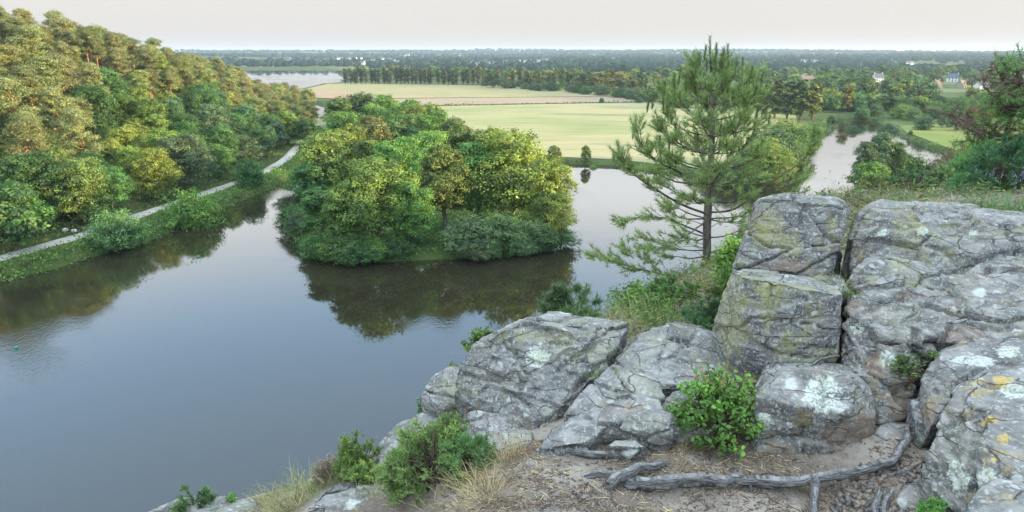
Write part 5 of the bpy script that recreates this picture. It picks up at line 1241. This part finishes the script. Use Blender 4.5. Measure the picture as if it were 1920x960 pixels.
# right, heath behind the long boulder
_p, _k = seat(1600, 395, 6.2); spiky("low heather and gorse mat behind the cleft of the boulders", _p, .60 * _k, .17 * _k, (0.207, 0.207, 0.091), 49, 110, 5, 22, NLn=.022, name="heather_bush")
_p, _k = seat(1570, 385, 6.6); tuft("pinkish heather fringe at the left of the heather mat", _p, .50 * _k, .16 * _k, (0.232, 0.232, 0.110), 50, 220, .005, dry=.4, seeds=26, seedc=(.42, .22, .34))
_p, _k = seat(1655, 372, 6.3); tuft("pale dead fern fronds above the cleft", _p, .16 * _k, .09 * _k, (0.671, 0.464, 0.244), 51, 110, .007, dry=.9, curve=1.0)
_p, _k = seat(1740, 388, 6.6); tuft("blue-green grass behind the long boulder's middle", _p, .62 * _k, .24 * _k, (0.171, 0.244, 0.122), 52, 520, .0045, dry=.2, seeds=12)
_p, _k = seat(1810, 398, 6.3); tuft("soft green grass behind the long boulder's right half", _p, .55 * _k, .20 * _k, (0.207, 0.293, 0.122), 53, 460, .0045, dry=.3)
_p, _k = seat(1895, 405, 5.9); tuft("dark green rushes dotted with purple flowers at the right edge", _p, .50 * _k, .36 * _k, (0.091, 0.207, 0.061), 54, 420, .006, seeds=26, seedc=(.30, .18, .50))
_p, _k = seat(1840, 395, 6.8); tuft("dry brown grass between the heath grass and the flowering rushes", _p, .50 * _k, .26 * _k, (0.366, 0.244, 0.146), 55, 300, .005, dry=.5)
_p, _k = seat(1690, 380, 7.4); tuft("thin seeded grass stalks behind the heather mat", _p, .70 * _k, .34 * _k, (0.244, 0.293, 0.159), 56, 320, .005, dry=.3, seeds=40, seedc=(.30, .24, .20))
_p, _k = seat(1885, 350, 8.2); spiky("dense rich green gorse bush at the right edge", _p, .95 * _k, .60 * _k, (0.091, 0.232, 0.091), 57, 200, 5, 28, NLn=.035, NW=.006)
_p, _k = seat(1825, 350, 8.6); spiky("second rich green gorse bulge left of the edge gorse", _p, .62 * _k, .36 * _k, (0.098, 0.244, 0.085), 58, 120, 5, 26, NLn=.035, NW=.006)
_p, _k = seat(1790, 340, 9.6); spiky("light green gorse leading down to the inlet", _p, .80 * _k, .42 * _k, (0.183, 0.293, 0.122), 59, 120, 5, 24, NLn=.035, NW=.006)
_p, _k = seat(1815, 320, 10.4); spiky("brown dead gorse above the inlet's right end", _p, 1.10 * _k, .50 * _k, (0.305, 0.207, 0.140), 60, 120, 4, 18, NLn=.04, NW=.006, name="dead_shrub", stemc=(.22, .16, .12))
_p, _k = seat(1765, 345, 10.0); spiky("dark twiggy shrub in front of the inlet's right end", _p, .60 * _k, .52 * _k, (0.134, 0.146, 0.085), 61, 70, 4, 14, NLn=.03, NW=.006, name="dead_shrub")
_p, _k = seat(1690, 345, 9.2); spiky("low dark green gorse row before the bright inlet", _p, .75 * _k, .26 * _k, (0.104, 0.232, 0.073), 62, 110, 5, 24, NLn=.03, NW=.005)
_p, _k = seat(1640, 355, 8.6); leafy("light green leafy mound left of the gorse row", _p, .62 * _k, .26 * _k, (0.171, 0.293, 0.073), 63, 70, 16, .036, .022)
_p, _k = seat(1735, 340, 9.6); spiky("small gorse tuft behind the light green mound", _p, .50 * _k, .26 * _k, (0.110, 0.232, 0.085), 64, 60, 5, 24, NLn=.03, NW=.005)
_p, _k = seat(1505, 392, 6.8); leafy("sprig of pale leaves overhanging the bright water beside the top boulder", _p, .34 * _k, .30 * _k, (0.207, 0.305, 0.098), 65, 14, 10, .036, .022, bare=.45)
_p, _k = seat(1545, 385, 6.9); leafy("second leafy sprig near the heather fringe's left end", _p, .22 * _k, .20 * _k, (0.195, 0.268, 0.098), 66, 12, 9, .03, .02, bare=.4)
_p, _k = seat(1905, 345, 7.3); tuft("brown dead fern mass under the edge gorse", _p, .26 * _k, .20 * _k, (0.464, 0.317, 0.244), 67, 240, .006, dry=.4, curve=.9)

def stand(label, px, d, ptop, w, color, seed, **kw):
    """shrub rooted in the plateau d metres ahead, tall enough to reach the photo height ptop"""
    q = at_y(px, 300, d); q[2] = float(ledge(q[:1], q[1:2])[0]) - .03
    spiky(label, q, w, max(.2, float(at_y(px, ptop, d)[2] - q[2])), color, seed, **kw)
stand("tall rich green gorse mound filling the right edge below the crooked pine", 1895, 8.6, 258, 1.25, (.12, .28, .10), 101, stems=190, twigs=5, needles=24, NLn=.04, NW=.006)
stand("bright yellow-green pine bough mass left of the crooked pine's trunk", 1862, 10.6, 222, 1.25, (.25, .38, .12), 102, stems=120, twigs=6, needles=26, NLn=.075, NW=.007, name="pine_sapling", cat="tree")
stand("light sage gorse stepping down towards the inlet", 1800, 9.4, 304, .95, (.22, .34, .14), 103, stems=120, twigs=5, needles=24, NLn=.036, NW=.006)
stand("brown withered gorse standing between sage gorse and pine boughs", 1808, 11.2, 268, 1.0, (.24, .165, .12), 104, stems=100, twigs=4, needles=18, NLn=.045, NW=.006, name="dead_shrub", stemc=(.22, .16, .12))
stand("low green gorse at the plateau's lip before the shore clump", 1730, 9.6, 322, .9, (.13, .27, .09), 105, stems=110, twigs=5, needles=24, NLn=.034, NW=.006)
stand("round mid green gorse in front of the tall edge gorse", 1850, 7.6, 322, .7, (.14, .30, .11), 106, stems=110, twigs=5, needles=24, NLn=.034, NW=.005)
# ------------------------------------------------------------------ pine at the right edge, roots, litter, houses, small things
def edge_pine():
    g = np.random.default_rng(12); base = at_y(1960, 330, 10.5); root = thing("edge_pine", base, "crooked pine with brown dead and green living sprays at the right edge", "tree")
    br, B, Dn, L, B2, D2, L2 = MB(), [], [], [], [], [], []
    def spray(p, d, dead):
        n = 34; s = g.random(n); o2 = rand_dir(n, g); d = unit(np.asarray(d, float))
        (B2 if dead else B).append(p + d * (s * .16 - .08)[:, None]); (D2 if dead else Dn).append(unit(o2 + d * .7)); (L2 if dead else L).append(.085 * (.6 + .6 * g.random(n)))
    trunk = np.array([base, at_y(1945, 260, 10.5), at_y(1925, 200, 10.4), at_y(1912, 150, 10.4), at_y(1906, 118, 10.4)])
    for tip, frm, dead, k in [((1795, 232), 1, 1, 16), ((1842, 158), 2, 1, 18), ((1868, 130), 3, 1, 18), ((1882, 118), 4, 0, 14), ((1915, 110), 4, 0, 16), ((1850, 235), 1, 0, 30), ((1815, 262), 1, 0, 22), ((1880, 205), 2, 0, 34), ((1925, 190), 2, 0, 26), ((1870, 180), 2, 0, 22), ((1785, 215), 1, 1, 14), ((1935, 240), 1, 0, 26), ((1890, 160), 3, 1, 14)]:
        e_ = at_y(*tip, 10.1 + .8 * g.random()); a = trunk[frm]; m_ = (a + e_) / 2 + np.array((0, 0, -.12))
        P = smooth_line([a, m_, e_], 7); br.put(*tube(P - base, np.linspace(.028, .006, len(P)), 5))
        for _ in range(int(k * 1.6)):
            i = g.integers(len(P) // 3, len(P)); dr = rand_dir(1, g)[0] * np.array((1, 1, .6)) + (0, 0, .15); q = P[i] + dr * (.10 + .22 * g.random())
            br.put(*tube(np.array([P[i], q]) - base, [.006, .003], 4)); spray(q - base, dr, dead)
    add("trunk", (lambda mb: (mb.put(*tube(trunk - base, [.09, .075, .06, .045, .02], 8)), mb.mesh("trunk", M_BARK, True))[1])(MB()), root, color=(.17, .13, .10))
    add("branches", br.mesh("branches", M_BARK, True), root, color=(.16, .12, .095))
    for nm, b, d, l, c in (("crown", B, Dn, L, (.17, .30, .10)), ("dead_needles", B2, D2, L2, (.165, .115, .09))):
        b = np.concatenate(b); V, F, m_ = needle_tris(b, np.concatenate(d), np.concatenate(l), .009, g)
        add(nm, make_mesh(nm, V, F, M_NEEDLE, {"tint": np.repeat(np.clip(.5 + .2 * g.normal(size=len(b)), 0, 1), m_)}), root, color=c)
edge_pine()
# brown-leaved tree at the back of the lawn edge
b0 = at_z(1812, 262, 1.5)
tree("broad3", b0[0] * .62, b0[1] * .62, 7.0, (.20, .115, .085), "copper_tree", "brown-leaved tree on two stems at the right end of the lawn", wide=.8, z=float(at_y(1812, 258, b0[1] * .62)[2]) - .3)

# weathered roots
m, nt, nd, lk, o = mat_new("weathered_root")
at_ = N_(nt, "ShaderNodeAttribute", attribute_name="along")
co = N_(nt, "ShaderNodeNewGeometry").outputs["Position"]
gv = N_(nt, "ShaderNodeCombineXYZ", {0: mathn(nt, 'MULTIPLY', at_.outputs["Fac"], 5.0), 1: N_(nt, "ShaderNodeAttribute", attribute_name="around").outputs["Fac"], 2: 0.0}).outputs[0]
g1 = noise(nt, 3.0, 8, .7, gv, 1.2); g2 = noise(nt, 18, 5, .6, co)
c = mixc(nt, rampf(nt, g1, .36, .64), (.045, .04, .036), (.33, .31, .285))
c = mixc(nt, rampf(nt, g2, .5, .7, 0, .5), c, (.16, .12, .09))
p = N_(nt, "ShaderNodeBsdfPrincipled", {"Base Color": c, "Roughness": .85}); p.inputs["Specular IOR Level"].default_value = .25
lk.new(N_(nt, "ShaderNodeBump", {"Strength": 1.0, "Distance": .012, "Height": g1}).outputs[0], p.inputs["Normal"])
lk.new(p.outputs[0], o.inputs[0]); M_ROOT = m

def root_mesh(name, pts, seed, seg=18):
    """pts: (photo x, photo y, z below the eye, radius)"""
    P = np.array([rz(a, b, z_) for a, b, z_, r_ in pts]); Rr = np.array([[q[3]] for q in pts])
    S = smooth_line(np.column_stack([P, Rr]), 14); P, R_ = S[:, :3], S[:, 3]
    g = np.random.default_rng(seed); n = len(P)
    P = P + .011 * np.column_stack([fbm(P * 11, 3, seed), fbm(P * 11, 3, seed + 5), .5 * fbm(P * 11, 3, seed + 8)]) - np.array((0, 0, .013)); R_ = R_ * (.86 + .16 * fbm(P * 7, 2, seed + 12))
    V, F = tube(P, np.maximum(R_, .003), seg)
    al = np.repeat(np.concatenate([[0], np.cumsum(np.linalg.norm(np.diff(P, axis=0), axis=1))]), seg); an = np.tile(np.arange(seg) / seg * 6.28, n)
    rid = fbm(np.column_stack([np.cos(an) * 2.2 + al * 1.2, np.sin(an) * 2.2 - al * .8, al * 1.1]), 4, seed + 3)
    kn = fbm(np.column_stack([al * 9, np.cos(an), np.sin(an)]), 3, seed + 4)
    C = np.repeat(P, seg, 0); V = C + (V - C) * (1 + .36 * rid + .18 * kn)[:, None]
    V = V.reshape(n, seg, 3); F = list(map(tuple, F)); 
    V = V.reshape(-1, 3); F = np.array(F)
    return make_mesh(name, V, F, M_ROOT, {"along": al, "around": np.cos(an) * 1.6 + .8 * np.sin(2 * an)}, True)
def root_thing(label, main, forks, seed):
    t_ = thing("exposed_root", (0, 0, 0), label, "root")
    me = root_mesh("main_root", main, seed); c0 = Vector(rz(*main[len(main) // 2][:3])); me.transform(Matrix.Translation(-c0)); t_.location = c0; add("main_root", me, t_)
    for k, f_ in enumerate(forks):
        mf = root_mesh("root_fork", f_, seed + 10 + k); mf.transform(Matrix.Translation(-c0)); add("root_fork", mf, t_)
root_thing("long thick weathered root snaking across the ledge to the lichen boulder", [(1172, 905, -2.19, .020), (1190, 902, -2.165, .034), (1240, 899, -2.155, .036), (1300, 896, -2.15, .035), (1360, 897, -2.15, .033), (1420, 900, -2.15, .034), (1480, 903, -2.15, .031), (1530, 892, -2.14, .034), (1580, 886, -2.14, .026), (1640, 872, -2.12, .027), (1678, 858, -2.09, .024), (1695, 825, -2.05, .020), (1705, 795, -2.05, .012)],
           [[(1528, 893, -2.14, .030), (1530, 915, -2.15, .024), (1526, 940, -2.18, .021), (1524, 975, -2.2, .018)], [(1405, 905, -2.16, .018), (1410, 918, -2.19, .010), (1412, 925, -2.23, .004)]], 1)
root_thing("bent root looping over the left end of the long root", [(1132, 915, -2.22, .010), (1145, 905, -2.17, .026), (1168, 888, -2.14, .030), (1195, 873, -2.13, .027), (1225, 868, -2.15, .021), (1252, 866, -2.19, .012)], [], 2)
root_thing("tapering root tip pointing left beside the looping root", [(1062, 901, -2.215, .006), (1085, 893, -2.195, .018), (1120, 887, -2.18, .024), (1165, 882, -2.19, .021)], [], 3)
root_thing("upper smooth root lying below the pale rocks", [(1012, 848, -2.235, .006), (1040, 843, -2.20, .016), (1080, 842, -2.185, .026), (1120, 847, -2.18, .027), (1165, 852, -2.185, .023), (1205, 853, -2.19, .016), (1250, 852, -2.21, .006)], [], 4)
root_thing("dark gnarled root stub at the foot of the right-hand rocks", [(1640, 905, -2.2, .010), (1668, 893, -2.17, .020), (1700, 882, -2.14, .022), (1722, 866, -2.12, .016)], [], 5)
root_thing("two short dark roots running out at the bottom edge right of the fork", [(1690, 905, -2.2, .010), (1670, 925, -2.2, .018), (1660, 950, -2.2, .020), (1652, 985, -2.22, .016)], [[(1660, 905, -2.2, .008), (1648, 925, -2.2, .015), (1640, 950, -2.21, .017), (1632, 985, -2.22, .012)]], 6)
root_thing("thin pale root bridging the flat stone behind the lichen boulder", [(1500, 690, -1.93, .005), (1530, 676, -1.89, .010), (1555, 668, -1.87, .012), (1572, 664, -1.87, .008)], [], 7)

# wood chips, twigs, gravel
def litter(name, label, n, box, size, color, seed, mat, cat, flat=.25):
    g = np.random.default_rng(seed); px = g.uniform(box[0], box[1], n); py = g.uniform(box[2], box[3], n)
    keep = fbm(np.column_stack([px * .012, py * .03, px * 0]), 3, seed) > -.25; px, py = px[keep], py[keep]; n = len(px)
    P = np.array([at_z(a, b, EYE - 2.2) for a, b in zip(px, py)]); P[:, 2] = ledge(P[:, 0], P[:, 1])
    B = np.array([(-1, -1, -1), (1, -1, -1), (1, 1, -1), (-1, 1, -1), (-.7, -.8, 1), (.8, -.7, 1), (.7, .8, 1), (-.8, .7, 1)], float)
    Fb = np.array([(0, 3, 2, 1), (4, 5, 6, 7), (0, 1, 5, 4), (1, 2, 6, 5), (2, 3, 7, 6), (3, 0, 4, 7)])
    s = np.column_stack([size[0] * (.4 + 1.1 * g.random(n)), size[1] * (.5 + .9 * g.random(n)), size[2] * (.5 + g.random(n))])
    a = g.random(n) * 6.28; tl = flat * g.normal(size=n)
    V = B[None] * s[:, None] * (1 + .25 * g.normal(size=(n, 8, 3)))
    V[..., 2] += V[..., 0] * tl[:, None]
    x_, y_ = V[..., 0].copy(), V[..., 1].copy(); V[..., 0] = x_ * np.cos(a)[:, None] - y_ * np.sin(a)[:, None]; V[..., 1] = x_ * np.sin(a)[:, None] + y_ * np.cos(a)[:, None]
    V = V + (P + np.column_stack([0 * a, 0 * a, s[:, 2] * .6]))[:, None]
    F = (Fb[None] + (np.arange(n) * 8)[:, None, None]).reshape(-1, 4)
    return tag(add(name, make_mesh(name, V.reshape(-1, 3), F, mat, {"tint": np.repeat(g.random(n), 8)}), color=color), label, cat, kind="stuff")
litter("wood_chips", "grey-brown wood chips strewn over the earth ledge", 1300, (820, 1160, 820, 965), (.014, .004, .0025), (.27, .20, .15), 1, M_GRASS, "litter")
litter("pine_litter", "reddish pine needles and twigs littering the ledge", 4200, (900, 1720, 790, 965), (.026, .0013, .0013), (.22, .14, .09), 2, M_GRASS, "litter")
litter("straw_litter", "pale straw stalks lying scattered over the earth", 1300, (840, 1560, 815, 965), (.034, .0011, .0011), (.52, .42, .27), 9, M_GRASS, "litter", flat=.12)
litter("gravel", "pale angular gravel beside the roots", 800, (1000, 1740, 850, 970), (.006, .005, .0035), (.33, .29, .25), 3, M_GRASS, "gravel")
litter("rubble", "loose broken stones among the roots on the right", 260, (1560, 1740, 880, 965), (.014, .011, .008), (.30, .26, .22), 4, M_GRASS, "gravel")

# two white stones by the towpath, two floats on the river
M_STONE = plain("white_stone", (.62, .61, .58), .9, 6, .2); M_FLOAT = plain("float_plastic", (.02, .30, .22), .4, 3, .1)
def lump(name, c, r_, mat, seed, flat=.8):
    bm = bmesh.new(); bmesh.ops.create_icosphere(bm, subdivisions=3, radius=1); me = bpy.data.meshes.new(name); bm.to_mesh(me); bm.free()
    co = np.array([v.co for v in me.vertices]); co = co * (1 + .25 * fbm(co * 1.5, 3, seed))[:, None] * np.array((1.15, .9, flat)) * r_
    me.vertices.foreach_set("co", co.astype(np.float32).ravel()); me.materials.append(mat); me.update(); return add(name, me, loc=c)
for px, py, lab in [(122, 431, "white stone block in the bracken, left of the pair"), (139, 431, "white stone block in the bracken, right of the pair")]:
    q = at_z(px, py, 1.9); q[2] = float(terr(q[:1], q[1:2])[0]) + .3; tag(lump("white_stone", q, .40, M_STONE, int(px)), lab, "stone", "pair of white stones above the towpath")
for px, py, lab in [(30, 652, "small green float on the open river near the left edge"), (372, 481, "small green float in the dark reflections of the hill")]:
    q = at_z(px, py, 0.0); t_ = thing("river_float", q, lab, "buoy", "floats on the river")
    mb = MB(); mb.put(*tube([(0, 0, -.15), (0, 0, -.1), (0, 0, .05), (0, 0, .16), (0, 0, .2)], [.05, .2, .24, .16, .02], 14)); add("body", mb.mesh("body", M_FLOAT, True), t_)
    mb = MB(); mb.put(*tube([(0, 0, .18), (0, 0, .34)], [.035, .03], 8)); add("stem", mb.mesh("stem", M_FLOAT, True), t_)

# houses
M_WALL = plain("render_white", (.72, .70, .66), .9, 1.5, .08); M_SLATE = plain("slate", (.10, .115, .135), .7, 2, .2); M_TILE = plain("clay_tile", (.20, .125, .10), .85, 2, .2); M_PANE = plain("window_pane", (.04, .05, .06), .15, 2, .1, spec=.6); M_TAN = plain("tan_render", (.40, .33, .275), .9, 2, .1)
def boxm(name, a, b, mat):
    x0, y0, z0 = a; x1, y1, z1 = b
    V = [(x0, y0, z0), (x1, y0, z0), (x1, y1, z0), (x0, y1, z0), (x0, y0, z1), (x1, y0, z1), (x1, y1, z1), (x0, y1, z1)]
    return make_mesh(name, V, [(0, 3, 2, 1), (4, 5, 6, 7), (0, 1, 5, 4), (1, 2, 6, 5), (2, 3, 7, 6), (3, 0, 4, 7)], mat)
HOUSE = {}
def house_parts(w, l, h, rh, wall, roof):
    key = (w, l, h, rh, wall.name, roof.name)
    if key in HOUSE: return HOUSE[key]
    x, y = w / 2, l / 2
    V = [(-x, -y, -2), (x, -y, -2), (x, y, -2), (-x, y, -2), (-x, -y, h), (x, -y, h), (x, y, h), (-x, y, h), (-x, 0, h + rh), (x, 0, h + rh)]
    wm = make_mesh("wall", V, [(0, 1, 5, 4), (2, 3, 7, 6), (1, 2, 6, 9, 5), (3, 0, 4, 8, 7), (0, 3, 2, 1), (4, 5, 9, 8), (6, 7, 8, 9)], wall)
    o_, e_ = .35, .25; k = rh / y
    R_ = [(-x - o_, -y - o_, h - o_ * k + .06), (x + o_, -y - o_, h - o_ * k + .06), (x + o_, 0, h + rh + .06), (-x - o_, 0, h + rh + .06), (x + o_, y + o_, h - o_ * k + .06), (-x - o_, y + o_, h - o_ * k + .06)]
    R2 = [(a, b, c_ + e_) for a, b, c_ in R_]
    rm = make_mesh("roof", R_ + R2, [(0, 3, 2, 1), (3, 5, 4, 2), (6, 7, 8, 9), (9, 8, 10, 11), (0, 1, 7, 6), (5, 11, 10, 4), (1, 2, 8, 7), (2, 4, 10, 8), (3, 0, 6, 9), (5, 3, 9, 11)], roof)
    HOUSE[key] = (wm, rm, boxm("chimney", (-.35, -.3, 0), (.35, .3, 1.7), wall), boxm("window", (-.5, -.06, 0), (.5, .06, 1.3), M_PANE), boxm("door", (-.5, -.06, 0), (.5, .06, 2.1), M_SLATE))
    return HOUSE[key]
def house(x, y, z, w, l, h, rh, rot, label, wall=None, roof=None, detail=True, name="house", group=None):
    wm, rm, ch, wi, dr = house_parts(w, l, h, rh, wall or M_WALL, roof or M_SLATE)
    t_ = thing(name, (x, y, z), label, "house", group); t_.rotation_euler = (0, 0, rot)
    add("wall", wm, t_); rf = add("roof", rm, t_)
    for s_ in (-1, 1): add("chimney", ch, rf if detail else t_, loc=(s_ * (w / 2 - .5), 0, h + rh - .35))
    if detail:
        for k in range(3): add("window", wi, t_, loc=((k - 1) * w * .3, -l / 2 - .03, h - 1.7))
        add("window", wi, t_, loc=(-w * .3, -l / 2 - .03, .8)); add("window", wi, t_, loc=(w * .3, -l / 2 - .03, .8)); add("door", dr, t_, loc=(0, -l / 2 - .03, 0))
def far_hit(px, py):
    r = ray(px, py); t = np.linspace(1350, 5200, 2000); zz = terr(r[0] * t, r[1] * t); k = np.argmax(EYE + r[2] * t < zz + .2)
    return np.array((r[0] * t[k], r[1] * t[k], zz[k]))
for px, py, w, l, h, rh, rot, lab, wall, roof in [
    (1645, 153, 10, 7, 4.2, 3.8, .15, "white house with steep slate roof and two chimneys in the valley wood", M_WALL, M_SLATE),
    (1785, 153, 10, 7, 4.2, 3.8, -.5, "white house with slate roof near the right edge of the valley", M_WALL, M_SLATE),
    (1755, 165, 8, 7, 3, 3.4, .6, "small pinkish gabled house behind the lawn wood", M_TAN, M_TILE),
    (1805, 164, 9, 8, 1.8, 4.0, .4, "low house with tan pitched roof in the right meadow", M_TAN, plain("thatch", (.30, .245, .18), .95, 2, .15)),
    (1512, 152, 13, 8, 2.2, 3.2, .2, "long low building with red tiled roof beyond the poplars", M_TAN, M_TILE),
    (1845, 167, 14, 8, 3, 2.6, .1, "low white house partly hidden by the edge pine's branches", M_WALL, M_SLATE)]:
    b0 = at_z(px, py, 1.3); house(b0[0], b0[1], 1.3, w, l, h, rh, rot, lab, wall, roof)
g = np.random.default_rng(55); TOWN = []
spots = [(495, 119), (520, 116), (537, 118), (541, 118), (568, 117), (593, 118), (600, 121), (634, 112), (640, 112), (652, 113), (660, 113), (667, 112), (678, 111), (680, 121), (688, 120), (700, 119), (718, 113), (724, 116), (731, 116), (738, 118), (745, 120), (775, 118), (862, 106), (868, 108), (872, 113), (886, 122), (890, 120), (895, 124), (905, 121), (912, 118), (940, 122), (950, 120), (962, 119), (972, 118), (985, 118), (995, 117), (1004, 124), (1010, 123), (1020, 116), (1026, 115), (1070, 104), (1115, 105), (1150, 113), (1182, 112), (1505, 118), (1510, 119), (1523, 118), (1530, 119), (1700, 122), (1708, 122), (1010, 117), (915, 123), (928, 123)]
for px, py in spots:
    q = far_hit(px, py); TOWN.append(q)
    side = "above the lake" if px < 610 else ("round the white manor" if px < 800 else ("in the village behind the tree belt" if px < 1060 else "scattered on the hills at right"))
    house(q[0], q[1], q[2] + 1.0, 8 + 4 * g.random() // 2 * 2, 6.5, 4.2, 3, round(g.uniform(-.6, .6), 1), "tiny white house %s" % side, detail=False, name="village_house", group="white houses of the distant villages")
q = far_hit(758, 109)
t_ = thing("manor", q, "large white many-gabled manor on the distant wooded hill", "building")
wm, rm, ch, wi, dr = house_parts(40, 10, 9, 5, M_WALL, M_SLATE); add("wing", wm, t_); add("roof", rm, t_)
for dx, hh in ((18, 8), (9, 4)):
    w2, r2, *_ = house_parts(9, 11, 12 + hh / 2, 7, M_WALL, M_SLATE); add("tower", w2, t_, loc=(dx, -1, 0)); add("tower_roof", r2, t_, loc=(dx, -1, 0))
TOWN.append(q)
far_wood()
# ------------------------------------------------------------------ look-alikes that share a label are told apart by their place along the row
def ordinal(n): return "%d%s" % (n, "th" if 10 <= n % 100 <= 20 else {1: "st", 2: "nd", 3: "rd"}.get(n % 10, "th"))
_by = {}
for ob in COL.objects:
    if ob.parent is None and "label" in ob and ob.get("kind") is None: _by.setdefault(ob["label"], []).append(ob)
for lab_, obs in _by.items():
    if len(obs) > 1:
        obs.sort(key=lambda ob: float(proj(np.array(ob.location))[0]))
        for k_, ob in enumerate(obs): ob["label"] = "%s, %s from the left" % (lab_, ordinal(k_ + 1))
HAZE = 9e-5
# ------------------------------------------------------------------ evening haze: one closed box of even air
m, nt, nd, lk, o = mat_new("haze_air")
pv = N_(nt, "ShaderNodeVolumePrincipled", {"Color": (.70, .83, 1.0, 1), "Density": HAZE, "Anisotropy": .2})
lk.new(pv.outputs[0], o.inputs["Volume"])
hv = [(sx * 12500, (13500 if sy > 0 else -900), z_) for z_ in (-4.0, 82.0) for sy in (-1, 1) for sx in (-1, 1)]
hz = add("haze", make_mesh("haze", hv, [(0, 2, 3, 1), (4, 5, 7, 6), (0, 1, 5, 4), (2, 6, 7, 3), (0, 4, 6, 2), (1, 3, 7, 5)], m))
tag(hz, "thin pale evening haze over the valley", "haze", kind="stuff")
